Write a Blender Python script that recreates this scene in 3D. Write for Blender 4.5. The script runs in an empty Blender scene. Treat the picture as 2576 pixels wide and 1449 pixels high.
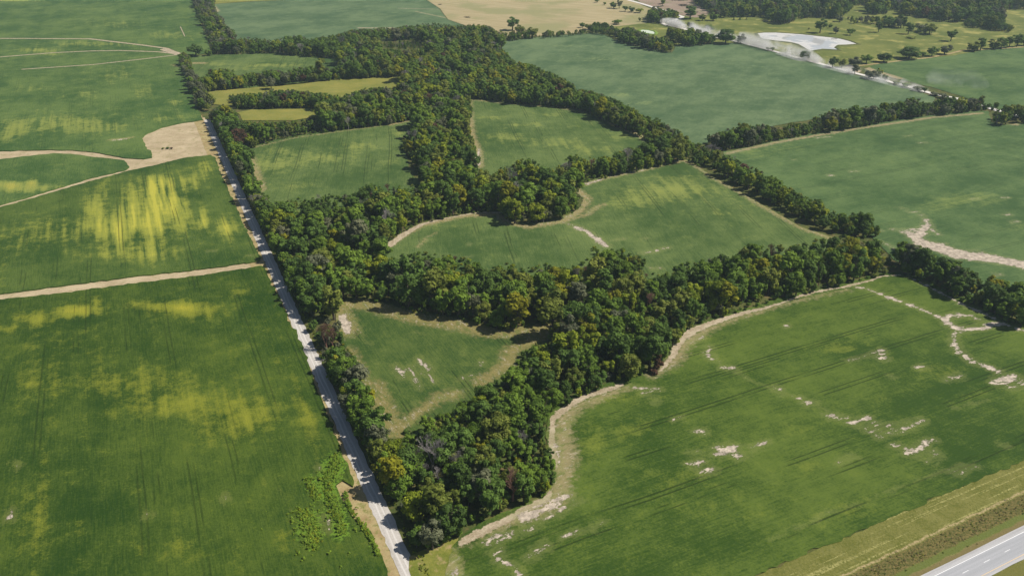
import bpy, math, random
import numpy as np
from mathutils import Vector, Matrix, geometry
random.seed(7); rng = np.random.default_rng(7)
S = bpy.context.scene; C = S.collection; R = math.radians
# ---------------------------------------------------------------- camera, sky, sun, exposure
CAMH = 240.0; FPX = 1972.0; PITCH = math.atan(1054.5 / FPX)
cam = bpy.data.objects.new('camera', bpy.data.cameras.new('camera')); C.objects.link(cam)
cam.location = (0, 0, CAMH); cam.rotation_euler = (R(90) - PITCH, 0, 0)
cam.data.sensor_width = 36; cam.data.lens = FPX / 2576 * 36
cam.data.clip_start = 1; cam.data.clip_end = 30000
S.camera = cam
SUN_EL, SUN_AZ = 50.0, 88.0            # azimuth clockwise from +Y (the way the camera looks)
w = bpy.data.worlds.new('World'); S.world = w; w.use_nodes = True
nt = w.node_tree; bg = nt.nodes['Background']
sky = nt.nodes.new('ShaderNodeTexSky'); sky.sky_type = 'NISHITA'; sky.sun_disc = False
sky.sun_elevation = R(SUN_EL); sky.sun_rotation = R(SUN_AZ); sky.air_density = 1.0; sky.dust_density = 1.0
nt.links.new(sky.outputs[0], bg.inputs[0]); bg.inputs[1].default_value = 0.055
sl = bpy.data.lights.new('sun', 'SUN'); sl.energy = 5.0; sl.angle = R(0.5); sl.color = (1, .95, .86)
sun = bpy.data.objects.new('sun', sl); C.objects.link(sun)
sd = Vector((math.sin(R(SUN_AZ)) * math.cos(R(SUN_EL)), math.cos(R(SUN_AZ)) * math.cos(R(SUN_EL)), math.sin(R(SUN_EL))))
sun.rotation_euler = sd.to_track_quat('Z', 'Y').to_euler(); sun.location = sd * 900
S.view_settings.view_transform = 'Standard'; S.view_settings.look = 'None'
S.view_settings.exposure = 0.08; S.cycles.volume_bounces = 2; S.view_settings.gamma = 1
# ---------------------------------------------------------------- survey helpers (2576 px map sheet -> metres on the ground)
cp, sp = math.cos(PITCH), math.sin(PITCH)
def gnd(p, z=0.0):
    u = (p[0] - 1288) / FPX; v = (724.5 - p[1]) / FPX
    dy = cp + v * sp; dz = -sp + v * cp; t = -(CAMH - z) / dz
    return (u * t, dy * t)
def gnds(ps): return np.array([gnd(p) for p in ps])
def proj(x, y, z=0.0):
    d = y * cp + (CAMH - z) * sp; up = y * sp - (CAMH - z) * cp
    return 1288 + FPX * x / d, 724.5 - FPX * up / d
def pxm(p):
    x, y = gnd(p); return FPX / (y * cp + CAMH * sp)
def T(k, pts):                             # sheet k (1..9) coordinates -> map coordinates
    ox = ((k - 1) % 3) * 858.67; oy = ((k - 1) // 3) * 482.6
    return [(ox + p[0] / 3, oy + p[1] / 3) + tuple(p[2:]) for p in pts]
def Z7(pts): return [((1800 + x / 6.44) * .85867, (y / 6.44) * .85867) for x, y in pts]
def Z6(x, y): return ((2600 + x / 6.44) * .85867, (1500 + y / 6.44) * .85867)
RA = R(25.15)                              # gravel road heading, left of +Y
RD = np.array([-math.sin(RA), math.cos(RA)]); ED = np.array([math.cos(RA), math.sin(RA)])
def inside(P, poly):
    x, y = P[:, 0], P[:, 1]; r = np.zeros(len(P), bool); n = len(poly); j = n - 1
    for i in range(n):
        xi, yi = poly[i]; xj, yj = poly[j]
        c = (yi > y) != (yj > y)
        with np.errstate(divide='ignore', invalid='ignore'):
            r ^= c & (x < (xj - xi) * (y - yi) / (yj - yi + 1e-12) + xi)
        j = i
    return r
def tag(o, label=None, cat=None, group=None, kind=None):
    if label: o['label'] = label
    if cat: o['category'] = cat
    if group: o['group'] = group
    if kind: o['kind'] = kind
    return o
def link(name, me, parent=None):
    o = bpy.data.objects.new(name, me); C.objects.link(o)
    if parent: o.parent = parent
    return o
# ---------------------------------------------------------------- node helper
class G:
    def __init__(s, name):
        s.m = bpy.data.materials.new(name); s.m.use_nodes = True; s.t = s.m.node_tree; s.t.nodes.clear()
        s.out = s.t.nodes.new('ShaderNodeOutputMaterial')
    def n(s, typ, ins=None, **kw):
        x = s.t.nodes.new('ShaderNode' + typ)
        for k, v in kw.items(): setattr(x, k, v)
        for k, v in (ins or {}).items(): s.put(x.inputs[k], v)
        return x
    def put(s, i, v):
        if isinstance(v, bpy.types.NodeSocket): s.t.links.new(v, i)
        elif isinstance(v, (tuple, list)) and len(v) == 3 and i.type == 'RGBA': i.default_value = (*v, 1)
        else: i.default_value = v
    def math(s, op, a, b=0.0, c=0.0): return s.n('Math', {0: a, 1: b, 2: c}, operation=op).outputs[0]
    def add(s, a, b): return s.math('ADD', a, b)
    def mul(s, a, b): return s.math('MULTIPLY', a, b)
    def step(s, v, lo, hi, a=0.0, b=1.0):
        return s.n('MapRange', {0: v, 1: lo, 2: hi, 3: a, 4: b}, interpolation_type='SMOOTHSTEP').outputs[0]
    def mix(s, f, a, b, mode='MIX'):
        x = s.n('Mix', data_type='RGBA', blend_type=mode)
        s.put(x.inputs[0], f); s.put(x.inputs[6], a); s.put(x.inputs[7], b); return x.outputs[2]
    def pos(s): return s.n('NewGeometry').outputs['Position']
    def rot(s, ang, scale): # coordinates rotated so that y runs along the rows
        a = s.n('VectorRotate', {'Vector': s.pos(), 'Angle': ang}, rotation_type='Z_AXIS').outputs[0]
        return s.n('VectorMath', {0: a, 1: scale}, operation='MULTIPLY').outputs[0]
    def noise(s, vec, scale, detail=3.0, rough=.55, dist=0.0):
        return s.n('TexNoise', {'Vector': vec, 'Scale': scale, 'Detail': detail, 'Roughness': rough, 'Distortion': dist}).outputs[0]
    def attr(s, name): return s.n('Attribute', attribute_name=name).outputs['Fac']
    def bsdf(s, col, rough=.95, spec=.15, bump=None, bs=.4, bd=.3):
        b = s.n('BsdfPrincipled', {'Base Color': col, 'Roughness': rough, 'Specular IOR Level': spec})
        if bump is not None:
            bm = s.n('Bump', {'Height': bump, 'Strength': bs, 'Distance': bd}); s.put(b.inputs['Normal'], bm.outputs[0])
        s.t.links.new(b.outputs[0], s.out.inputs[0]); return b
# ---------------------------------------------------------------- crop material
def crop_mat(name, dark, light, yellow=(.42, .36, .05), ang=RA, soil=(.50, .42, .33), dry=(.30, .25, .10), lines=1.0, yk=.6, fine=1.0, soft=3.0, tr_=4.5):
    g = G(name); P = g.pos()
    rs = -ang
    n1 = g.noise(P, .011, 3); n2 = g.noise(P, .05, 4); n0 = g.noise(g.rot(rs, (.045, .012, 1)), 1.0, 4)
    n3 = g.noise(g.rot(rs, (1.25, .085, 1)), 1.0, 3, .7); n4 = g.noise(P, .9, 4, .8); n5 = g.noise(P, .16, 4, .7)
    stre = g.noise(g.rot(rs, (.17, .008, 1)), 1.0, 3, .6)
    v = g.add(g.mul(g.add(n1, -.5), 1.5), g.add(g.mul(g.add(n2, -.5), .9), g.mul(g.add(n0, -.5), .9)))
    v = g.add(v, g.add(g.mul(g.add(n3, -.5), .9 * fine), g.add(g.mul(g.add(n4, -.5), 1.35 * fine), g.mul(g.add(n5, -.5), .7))))
    col = g.mix(g.step(g.add(v, .5), 0.05, .95), dark, light)
    y = g.add(g.mul(g.attr('yel'), g.add(1.0, g.mul(g.add(stre, -.5), 4.2 * yk))), g.add(g.mul(g.add(stre, -.5), .5), g.add(g.mul(g.add(n2, -.5), .6), g.add(g.mul(g.add(n5, -.5), .8), g.mul(g.add(n4, -.5), .6)))))
    mid = tuple((light[i] * .75 + yellow[i] * .42) for i in range(3))
    col = g.mix(g.mul(g.step(y, .08, .6), .9), col, mid)
    col = g.mix(g.mul(g.step(y, .5, 1.25), .9), col, yellow)
    # wheel lines pressed into the crop, broken along their length
    ax = g.n('SeparateXYZ', {0: g.rot(rs, (1, 1, 1))}).outputs[0]
    ax = g.add(ax, g.mul(g.add(g.noise(P, .006, 2), -.5), 5))
    fm = g.math('FLOORED_MODULO', ax, 21.3); f2 = g.math('FLOORED_MODULO', g.add(ax, 7.0), 33.7)
    def nearl(v, c, hw): return g.step(g.math('ABSOLUTE', g.add(v, -c)), hw * .4, hw * 1.2, 1, 0)
    pair = g.math('MAXIMUM', nearl(fm, 5, .55), nearl(fm, 7.4, .5)); p2 = g.math('MAXIMUM', nearl(f2, 9, .45), nearl(f2, 11.6, .45))
    br = g.noise(g.rot(rs, (.05, .009, 1)), 1.0, 3, .6); br2 = g.noise(g.rot(rs, (.05, .016, 3.1)), 1.3, 3, .6)
    lm = g.math('MAXIMUM', g.mul(pair, g.step(br, .50, .60)), g.mul(p2, g.step(br2, .53, .6)))
    col = g.mix(g.mul(lm, .72 * lines), col, tuple(c * .42 for c in dark))
    # dry margin, mown strip, bare soil, weeds: distances in metres painted on the sheet
    rag = g.noise(g.rot(rs, (.32, .12, 1)), 1.0, 5, .72); rg2 = g.noise(P, .35, 4, .7)
    dm = g.step(g.add(g.attr('dry'), g.add(g.mul(g.add(rg2, -.5), 13), g.mul(g.add(rag, -.5), 11))), -soft, soft)
    dcol = g.mix(g.noise(P, .22, 5, .75), tuple(c * .78 for c in dry), tuple(c * 1.35 for c in dry))
    dcol = g.mix(g.mul(g.step(rag, .50, .60), .65), dcol, tuple(c * .95 for c in light))
    dcol = g.mix(g.mul(g.step(g.noise(g.rot(rs, (.7, .3, 2)), 1.0, 4, .75), .56, .62), .6), dcol, soil)
    dcol = g.mix(g.mul(g.step(n4, .55, .7), .5), dcol, tuple(c * .8 for c in dark))
    col = g.mix(g.mul(dm, .88), col, dcol)
    tm = g.step(g.add(g.attr('tan'), g.mul(g.add(rg2, -.5), tr_)), -.35, .35)
    te = g.step(g.attr('tan'), -1.3, -.3)
    col = g.mix(g.mul(te, .55 if tr_ < 2 else .12), col, tuple(c * .5 for c in dark))  # dark rim along tan strips: shade line of the standing crop, painted into the colour
    col = g.mix(tm, col, g.mix(g.step(g.add(g.mul(n4, .5), g.mul(rag, .5)), .38, .62), (.30, .235, .15), (.50, .42, .30)))
    sm_in = g.add(g.attr('soil'), g.add(g.mul(g.add(rag, -.5), 12), g.mul(g.add(n4, -.5), 5)))
    sm = g.step(sm_in, -.3, .5)
    scol = g.mix(g.step(g.noise(P, .30, 5, .75), .36, .64), tuple(c * .58 for c in soil), tuple(min(c * 1.15, .8) for c in soil))
    col = g.mix(g.mul(g.step(sm_in, -4.2, -1.4), .3), col, tuple(light[i] * .9 + dry[i] * .45 for i in range(3)))
    col = g.mix(sm, col, scol)
    lmk = g.step(g.add(g.attr('lime'), g.add(g.mul(g.add(rg2, -.5), 16), g.mul(g.add(n4, -.5), 16))), -.3, 1.2)
    col = g.mix(g.mul(lmk, .85), col, g.mix(n4, (.06, .14, .012), (.19, .30, .03)))
    hgt = g.add(g.mul(n3, .6), g.add(g.mul(n4, .8), g.mul(sm, -1.2)))
    g.bsdf(col, .9, .12, hgt, .55, .5)
    return g.m
# ---------------------------------------------------------------- sheets
ATT = ('soil', 'dry', 'tan', 'lime', 'yel')
def seg_m(P, a, b, wa, wb):
    d = b - a; L = max((d @ d), 1e-9); t = np.clip(((P - a) @ d) / L, 0, 1)
    return (wa + (wb - wa) * t) - np.linalg.norm(P - (a + t[:, None] * d), axis=1)
def sheet(name, poly, z, res, mat, marks=(), blobs=(), skirt=0.0, jit=.5, kind='structure', ang=RA):
    W = gnds(poly); ring = []
    for i in range(len(W)):
        a, b = W[i], W[(i + 1) % len(W)]; L = np.linalg.norm(b - a); k = max(1, int(L / max(res, 2.5)))
        for j in range(k):
            p = a + (b - a) * j / k; ring.append(p + (rng.normal(0, jit, 2) if j else 0))
    ring = np.array(ring)
    rd = np.array([-math.sin(ang), math.cos(ang)]); ed = np.array([math.cos(ang), math.sin(ang)])
    A = ring @ ed; B = ring @ rd
    ga, gb = np.meshgrid(np.arange(A.min(), A.max(), res), np.arange(B.min(), B.max(), res))
    Q = ga.ravel()[:, None] * ed + gb.ravel()[:, None] * rd; Q = Q[inside(Q, ring)]
    Q = Q + rng.uniform(-.12, .12, Q.shape) * res
    extra = []
    ST = []
    for cls, pts, wd in marks:
        Wp = gnds([p[:2] for p in pts]); ww = [p[2] if len(p) > 2 else wd for p in pts]
        ST.append((cls, Wp, ww))
        for i in range(len(Wp)):
            a = Wp[i]; b = Wp[min(i + 1, len(Wp) - 1)]; L = np.linalg.norm(b - a)
            for j in range(max(1, int(L / 1.6))):
                q = a + (b - a) * j / max(1, int(L / 1.6)); extra.append(q)
                if L > 0:
                    nn = np.array([-(b - a)[1], (b - a)[0]]) / L
                    for s in (-1, 1): extra.append(q + nn * s * ww[i])
    allp = Q
    if extra:
        E_ = np.array(extra); E_ = E_[inside(E_, ring)]; allp = np.vstack([Q, E_ + rng.uniform(-.02, .02, E_.shape)]) if len(E_) else Q
    # keep inner points off the ring
    keep = np.ones(len(allp), bool)
    for i in range(len(ring)):
        d2 = ((allp - ring[i]) ** 2).sum(1); keep &= d2 > .25
    allp = allp[keep]
    n = len(ring)
    vs = [Vector(p) for p in ring] + [Vector(p) for p in allp]
    r = geometry.delaunay_2d_cdt(vs, [(i, (i + 1) % n) for i in range(n)], [], 0, 1e-4)
    V = np.array([tuple(v) for v in r[0]]); F = np.array([f for f in r[2] if len(f) == 3])
    cen = V[F].mean(1); F = F[inside(cen, ring)]
    nv = len(V); faces = F
    vals = {a: np.full(nv, -12.0, np.float32) for a in ATT}; vals['yel'] = np.zeros(nv, np.float32)
    for cls, Wp, ww in ST:
        for i in range(max(1, len(Wp) - 1)):
            j = min(i + 1, len(Wp) - 1)
            vals[cls] = np.maximum(vals[cls], seg_m(V, Wp[i], Wp[j], ww[i], ww[j]))
    px, py = proj(V[:, 0], V[:, 1])
    for bx, by, rx, ry, am in blobs:
        vals['yel'] += am * np.exp(-(((px - bx) / rx) ** 2 + ((py - by) / ry) ** 2))
    co = np.column_stack([V, np.full(nv, z)])
    fl = [tuple(f) for f in faces]
    if skirt:
        # outer wall of the standing crop
        rv = {}
        from collections import Counter
        ec = Counter()
        for f in fl:
            for a, b in ((f[0], f[1]), (f[1], f[2]), (f[2], f[0])): ec[(min(a, b), max(a, b))] += 1
        low = []; base = nv
        for (a, b), c_ in ec.items():
            if c_ == 1:
                for q in (a, b):
                    if q not in rv: rv[q] = base + len(low); low.append((co[q][0], co[q][1], z - skirt))
                fl.append((a, b, rv[b], rv[a]))
        co = np.vstack([co, np.array(low)])
        for a in ATT: vals[a] = np.concatenate([vals[a], np.full(len(low), -12.0 if a != 'yel' else 0.0)])
    me = bpy.data.meshes.new(name); me.from_pydata(co.tolist(), [], fl)
    for a in ATT:
        at = me.attributes.new(a, 'FLOAT', 'POINT'); at.data.foreach_set('value', vals[a].astype(np.float32))
    me.materials.append(mat); me.update()
    o = link(name, me); tag(o, kind=kind); return o
def simple_sheet(name, W, z, mat):
    me = bpy.data.meshes.new(name); me.from_pydata([(p[0], p[1], z) for p in W], [], [tuple(range(len(W)))])
    me.materials.append(mat); return tag(link(name, me), kind='structure')
# ---------------------------------------------------------------- ground materials
def mottled(name, a, b, s1=.05, s2=.8, c=None, bs=.3):
    g = G(name); P = g.pos()
    v = g.add(g.mul(g.noise(P, s1, 4), .6), g.mul(g.noise(P, s2, 4, .7), .4))
    col = g.mix(g.step(v, .32, .68), a, b)
    if c: col = g.mix(g.step(g.noise(P, s1 * 2.3, 5, .65), .5, .68), col, c)
    g.bsdf(col, .95, .1, g.noise(P, 1.6, 3), bs, .4); return g.m
M_ground = mottled('rough_grass', (.050, .075, .018), (.12, .12, .035), c=(.16, .12, .05))
M_floor = mottled('wood_floor', (.018, .026, .009), (.040, .045, .016))
M_tan = mottled('mown_tan_grass', (.36, .28, .17), (.52, .42, .27), .07, .7, c=(.32, .27, .14))
M_verge = mottled('verge_dry_grass', (.30, .21, .10), (.44, .36, .18), .12, .9, c=(.20, .20, .06))
M_yellowstrip = mottled('hay_meadow', (.15, .17, .032), (.28, .25, .06), .03, .5, c=(.20, .21, .05))
M_pasture = mottled('pasture_grass', (.085, .115, .022), (.19, .20, .05), .014, .3, c=(.33, .30, .09))
M_plough = mottled('worked_soil', (.25, .18, .13), (.36, .27, .21), .02, .3, c=(.20, .20, .10))
def stubble():
    g = G('stubble'); P = g.pos()
    a = g.noise(g.rot(R(-60), (.3, .012, 1)), 1.0, 3); b = g.noise(P, .01, 4); c = g.noise(P, .5, 3)
    col = g.mix(g.step(a, .4, .6), (.31, .25, .12), (.42, .34, .19)); col = g.mix(g.step(b, .45, .62), col, (.25, .24, .10))
    col = g.mix(g.mul(c, .3), col, (.45, .38, .24)); g.bsdf(col, .95, .1); return g.m
M_stub = stubble()
BLUE = (.022, .066, .016); BLUE2 = (.060, .125, .030)
M_left = crop_mat('soy_left', (.020, .052, .005), (.074, .114, .014), yellow=(.36, .33, .030), ang=RA, lines=.6, yk=.35, tr_=1.2)
M_left2 = crop_mat('soy_striped', (.028, .066, .010), (.090, .134, .024), yellow=(.44, .41, .055), ang=RA, lines=.7, yk=1.0, tr_=1.2)
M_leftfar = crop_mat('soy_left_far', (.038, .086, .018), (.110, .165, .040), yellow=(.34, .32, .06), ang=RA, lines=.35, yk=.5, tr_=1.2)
M_mid = crop_mat('soy_mid', (.046, .088, .020), (.125, .172, .048), yellow=(.30, .30, .06), ang=R(8), dry=(.30, .235, .11), lines=.8, yk=.4)
M_tri = crop_mat('soy_thin', (.034, .072, .014), (.100, .140, .030), yellow=(.26, .25, .06), ang=R(28), dry=(.23, .19, .07), lines=1.0, yk=.4, soft=3.5)
EA = RA - R(90)
M_right = crop_mat('soy_right', (.030, .066, .007), (.100, .146, .022), yellow=(.22, .22, .03), ang=EA, dry=(.27, .225, .11), soil=(.54, .455, .36), lines=1.0, yk=.4)
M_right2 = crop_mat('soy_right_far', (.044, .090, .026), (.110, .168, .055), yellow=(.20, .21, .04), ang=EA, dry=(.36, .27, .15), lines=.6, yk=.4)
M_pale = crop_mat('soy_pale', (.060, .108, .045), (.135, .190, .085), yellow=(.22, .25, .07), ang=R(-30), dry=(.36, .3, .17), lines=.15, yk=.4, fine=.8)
# ---------------------------------------------------------------- the lie of the land
simple_sheet('ground', [(-9000, -3000), (9000, -3000), (9000, 14000), (-9000, 14000)], -.15, M_ground)
ROADA = np.array(gnd((520, 302))); ROADB = np.array(gnd((1029, 1448)))
rdir = (ROADA - ROADB) / np.linalg.norm(ROADA - ROADB); rnor = np.array([rdir[1], -rdir[0]])   # rnor points right
def band(name, p, q, lo, hi, z, mat, step=6, jit=.25):
    p = np.array(p); q = np.array(q); L = np.linalg.norm(q - p); d = (q - p) / L; nrm = np.array([d[1], -d[0]]); n = max(1, int(L / step))
    vs = []
    for i in range(n + 1):
        c = p + d * L * i / n
        for s in (lo, hi): vs.append((*(c + nrm * (s + rng.normal(0, jit))), z))
    me = bpy.data.meshes.new(name); me.from_pydata(vs, [], [(2 * i, 2 * i + 1, 2 * i + 3, 2 * i + 2) for i in range(n)])
    me.materials.append(mat); return tag(link(name, me), kind='structure')
# wide tan mown ground under the left fields (its strips show between the crops)
sheet('mown_strip', [(-80, 330), (300, 320), (515, 296), (553, 400), (668, 690), (-80, 800)], .02, 14, M_tan)
band('road_verge', ROADB - rdir * 90, ROADA + rdir * 20, -13, -3, .06, M_verge)
sheet('mown_corner', [(850, 1205), (890, 1195), (960, 1330), (975, 1400), (930, 1345), (860, 1262), (842, 1222)], .10, 6, M_verge)
band('gravel_road_shoulder', ROADB - rdir * 90, ROADA + rdir * 4, 3, 7, .05, M_ground)

def road_mat(name='gravel', a=(.44, .41, .375), b=(.66, .62, .58)):
    g = G(name); P = g.pos()
    n = g.noise(P, .9, 5, .75); m = g.noise(g.rot(-RA, (.9, .03, 1)), 1.0, 4)
    col = g.mix(g.step(g.add(g.mul(n, .5), g.mul(m, .5)), .35, .65), a, b)
    col = g.mix(g.mul(g.step(m, .55, .72), .4), col, tuple(x * .6 for x in a))
    sub = g.n('VectorMath', {0: P, 1: (ROADA[0], ROADA[1], 0)}, operation='SUBTRACT').outputs[0]
    ac = g.math('ABSOLUTE', g.add(g.n('VectorMath', {0: sub, 1: (rnor[0], rnor[1], 0)}, operation='DOT_PRODUCT').outputs['Value'], g.mul(g.add(g.noise(P, .05, 3), -.5), 1.6)))
    tk = g.step(g.math('ABSOLUTE', g.add(ac, -.95)), .15, .5, 1, 0)
    if name == 'gravel': col = g.mix(g.mul(tk, .55), g.mix(.25, col, (.33, .29, .23)), (.72, .68, .64))
    g.bsdf(col, .95, .1, n, .25, .1); return g.m
M_gravel = road_mat()
band('gravel_road', ROADB - rdir * 90, ROADA, -3.1, 3.6, .14, M_gravel, 2.5, .25)

LF = [(790, 959), (815, 1020), (840, 1085), (855, 1120), (868, 1160), (882, 1195), (888, 1226), (862, 1210), (845, 1222), (853, 1240), (859, 1256), (874, 1280), (889, 1305), (913, 1324), (933, 1338), (942, 1356), (955, 1390), (975, 1449), (1010, 1540), (-80, 1540)]
sheet('crop_field', [(-80, 766), (0, 756), (167, 738), (333, 716), (500, 696), (658, 671), (666, 676), (683, 713), (703, 749), (723, 803), (750, 846), (770, 896)] + LF, .85, 2.6, M_left,
      marks=[('lime', [(845, 1160), (838, 1190), (820, 1215)], 5), ('lime', [(822, 1200), (830, 1260), (850, 1300), (858, 1345)], 3.2), ('lime', [(775, 1205), (790, 1240), (800, 1262)], .8),
             ('lime', [(755, 1292), (775, 1300)], 1.6), ('lime', [(775, 1305), (785, 1345)], 4.2), ('lime', [(782, 1350), (786, 1378)], .8), ('lime', [(865, 1245), (880, 1285), (925, 1345), (950, 1390)], -.8), ('lime', [(735, 1290), (760, 1380)], -2.5),
             ('soil', [(818, 1300), (832, 1335)], .2), ('soil', [(40, 1165), (44, 1178)], -.6), ('soil', [(28, 1290), (27, 1308)], .2), ('soil', [(371, 1296), (371, 1300)], .2), ('soil', [(567, 1253), (569, 1262)], -.2), ('soil', [(800, 1175), (804, 1180)], -.2), ('soil', [(690, 1210), (775, 1378)], -3.4)],
      blobs=[(420, 990, 300, 80, .16), (200, 785, 60, 14, .75), (90, 805, 50, 18, .6), (10, 830, 40, 12, .4), (165, 790, 18, 30, .3), (450, 775, 90, 16, .62), (490, 790, 50, 18, .35), (240, 760, 20, 14, .4), (600, 740, 40, 18, .25), (350, 770, 40, 10, .3),
             (330, 965, 90, 34, .18), (120, 960, 110, 30, .22), (400, 1030, 60, 26, .3), (510, 1020, 90, 36, .26), (620, 1060, 50, 40, .38), (560, 1080, 50, 30, .3), (780, 1090, 40, 60, .2), (700, 1030, 70, 40, .25), (100, 1250, 40, 120, .15), (420, 1380, 100, 40, .16), (720, 1360, 25, 40, .3), (150, 880, 120, 40, .12), (545, 1385, 60, 40, .14), (80, 1340, 60, 60, .12)], skirt=.85)
sheet('crop_field', [(-80, 546), (0, 524), (70, 504), (140, 484), (233, 457), (327, 431), (390, 418), (467, 399), (530, 392), (543, 400), (553, 433), (575, 483), (593, 519), (612, 566), (633, 606), (645, 633), (657, 649), (652, 659), (633, 662), (500, 680), (333, 698), (167, 720), (0, 742), (-80, 752)], .85, 2.8, M_left2,
      marks=[('soil', [(530, 633), (536, 634)], -.2), ('soil', [(627, 646), (634, 645)], -.6)],
      blobs=[(303, 562, 13, 50, .75), (335, 550, 12, 50, .7), (370, 565, 14, 56, .7), (400, 545, 15, 62, .75), (432, 515, 26, 34, .6), (465, 555, 12, 34, .6), (510, 560, 10, 28, .65), (380, 540, 110, 60, .25), (240, 530, 30, 40, .4), (260, 580, 70, 30, .4), (380, 640, 70, 22, .45), (140, 580, 80, 36, .2), (60, 620, 80, 30, .12), (570, 575, 30, 26, .5), (520, 430, 30, 20, .5), (395, 470, 30, 22, .7), (450, 460, 60, 20, .45), (20, 580, 40, 24, .18), (250, 640, 60, 20, .25), (360, 500, 100, 40, .25)], skirt=.85)
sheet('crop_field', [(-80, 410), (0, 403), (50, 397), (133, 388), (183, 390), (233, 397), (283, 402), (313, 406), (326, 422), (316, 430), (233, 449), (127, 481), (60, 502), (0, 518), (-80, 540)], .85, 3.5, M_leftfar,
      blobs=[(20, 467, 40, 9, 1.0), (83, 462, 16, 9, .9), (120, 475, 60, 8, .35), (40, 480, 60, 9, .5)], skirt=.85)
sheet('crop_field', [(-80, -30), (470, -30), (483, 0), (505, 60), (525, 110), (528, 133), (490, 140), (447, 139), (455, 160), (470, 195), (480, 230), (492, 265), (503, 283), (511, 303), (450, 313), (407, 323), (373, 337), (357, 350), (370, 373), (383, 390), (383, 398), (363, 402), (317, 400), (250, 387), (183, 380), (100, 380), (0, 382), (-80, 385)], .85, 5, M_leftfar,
      marks=[('tan', T(1, [(-100, 297), (200, 297), (680, 300), (850, 320), (1100, 350), (1260, 372), (1320, 400), (1345, 412)]), 2.7), ('tan', T(1, [(-100, 445), (0, 437), (400, 405), (680, 392), (900, 388), (1200, 398), (1340, 415)]), 2.2), ('tan', T(1, [(1240, 380), (1340, 412)]), 6),
             ('tan', T(1, [(170, 530), (700, 495), (1100, 450), (1340, 420)]), 1.9), ('tan', T(1, [(1362, 208), (1395, 280)]), .7), ('soil', T(1, [(850, 1068), (960, 1055)]), 1.4), ('dry', T(1, [(820, 1065), (1000, 1045)]), 1.5), ('dry', T(1, [(1300, 495), (1350, 510)]), 2)],
      blobs=[(100, 128, 60, 6, .5), (230, 112, 120, 8, .35), (120, 138, 40, 4, .4), (280, 62, 80, 12, .2), (430, 90, 50, 10, .35), (200, 240, 60, 12, .2), (290, 190, 60, 20, .2), (360, 230, 30, 16, .3), (150, 310, 90, 26, .38), (250, 325, 80, 16, .3), (40, 320, 50, 20, .35), (410, 300, 60, 12, .3), (80, 225, 40, 10, .2), (0, 345, 40, 15, .4), (440, 260, 20, 10, .3), (20, 2, 60, 3, .9)], skirt=.85, ang=RA)
# fields among the woods
sheet('crop_field', [(478, 142), (520, 140), (600, 137), (687, 133), (747, 138), (800, 143), (862, 148), (875, 175), (820, 205), (700, 218), (560, 225), (500, 215), (488, 190), (480, 165)], .3, 5, M_mid,
      marks=[('dry', T(1, [(1460, 480), (1540, 480)]), 5)], blobs=[(700, 165, 60, 5, .5), (540, 160, 30, 6, .4), (600, 172, 80, 8, .3)])
sheet('hay_meadow', [(522, 233), (560, 228), (633, 222), (700, 214), (767, 208), (859, 200), (930, 194), (1008, 190), (1002, 228), (859, 252), (700, 258), (560, 266), (530, 262)], .3, 10, M_yellowstrip)
sheet('hay_meadow', [(596, 284), (633, 277), (700, 276), (800, 274), (810, 292), (740, 304), (610, 304)], .3, 10, M_yellowstrip)
sheet('crop_field', [(623, 377), (650, 364), (700, 350), (750, 342), (859, 327), (915, 320), (1000, 308), (1055, 294), (1045, 340), (1018, 380), (1034, 440), (1080, 475), (1060, 510), (900, 545), (760, 545), (690, 520), (650, 480), (632, 430), (618, 400)], .3, 3.6, M_mid,
      marks=[('dry', [(625, 395), (637, 430), (655, 478)], 5), ('dry', [(640, 372), (750, 346), (915, 324), (1000, 312)], 0.5), ('dry', [(980, 315), (1040, 302)], 3), ('soil', [(640, 371), (700, 353), (860, 330), (1040, 300)], -2.6)],
      blobs=[(680, 420, 60, 20, .4), (800, 400, 90, 16, .4), (900, 370, 60, 12, .35), (730, 470, 50, 12, .3), (960, 410, 40, 12, .25), (1000, 335, 25, 12, .3), (700, 380, 60, 10, .25)])
sheet('crop_field', [(1180, 246), (1225, 250), (1275, 257), (1325, 262), (1392, 266), (1475, 281), (1530, 302), (1590, 328), (1645, 357), (1630, 385), (1570, 405), (1420, 432), (1300, 445), (1240, 445), (1190, 420), (1190, 380), (1168, 340), (1170, 300), (1165, 260)], .3, 3.6, M_mid,
      marks=[('dry', [(1178, 255), (1180, 300), (1186, 345), (1202, 385), (1205, 420)], 4.5), ('dry', [(1190, 252), (1275, 262), (1390, 270), (1470, 285)], 1.5), ('dry', [(1540, 310), (1600, 337), (1635, 356)], 5), ('soil', [(1205, 375), (1203, 418)], 1.2), ('soil', [(1180, 258), (1178, 290)], -.5), ('soil', [(1350, 268), (1400, 272)], -1.5)],
      blobs=[(1230, 297, 30, 6, .5), (1320, 315, 40, 6, .5), (1260, 345, 60, 12, .35), (1400, 360, 80, 14, .35), (1500, 380, 80, 12, .3), (1450, 320, 60, 10, .2), (1560, 345, 40, 10, .3), (1380, 290, 60, 6, .3)])
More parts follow.
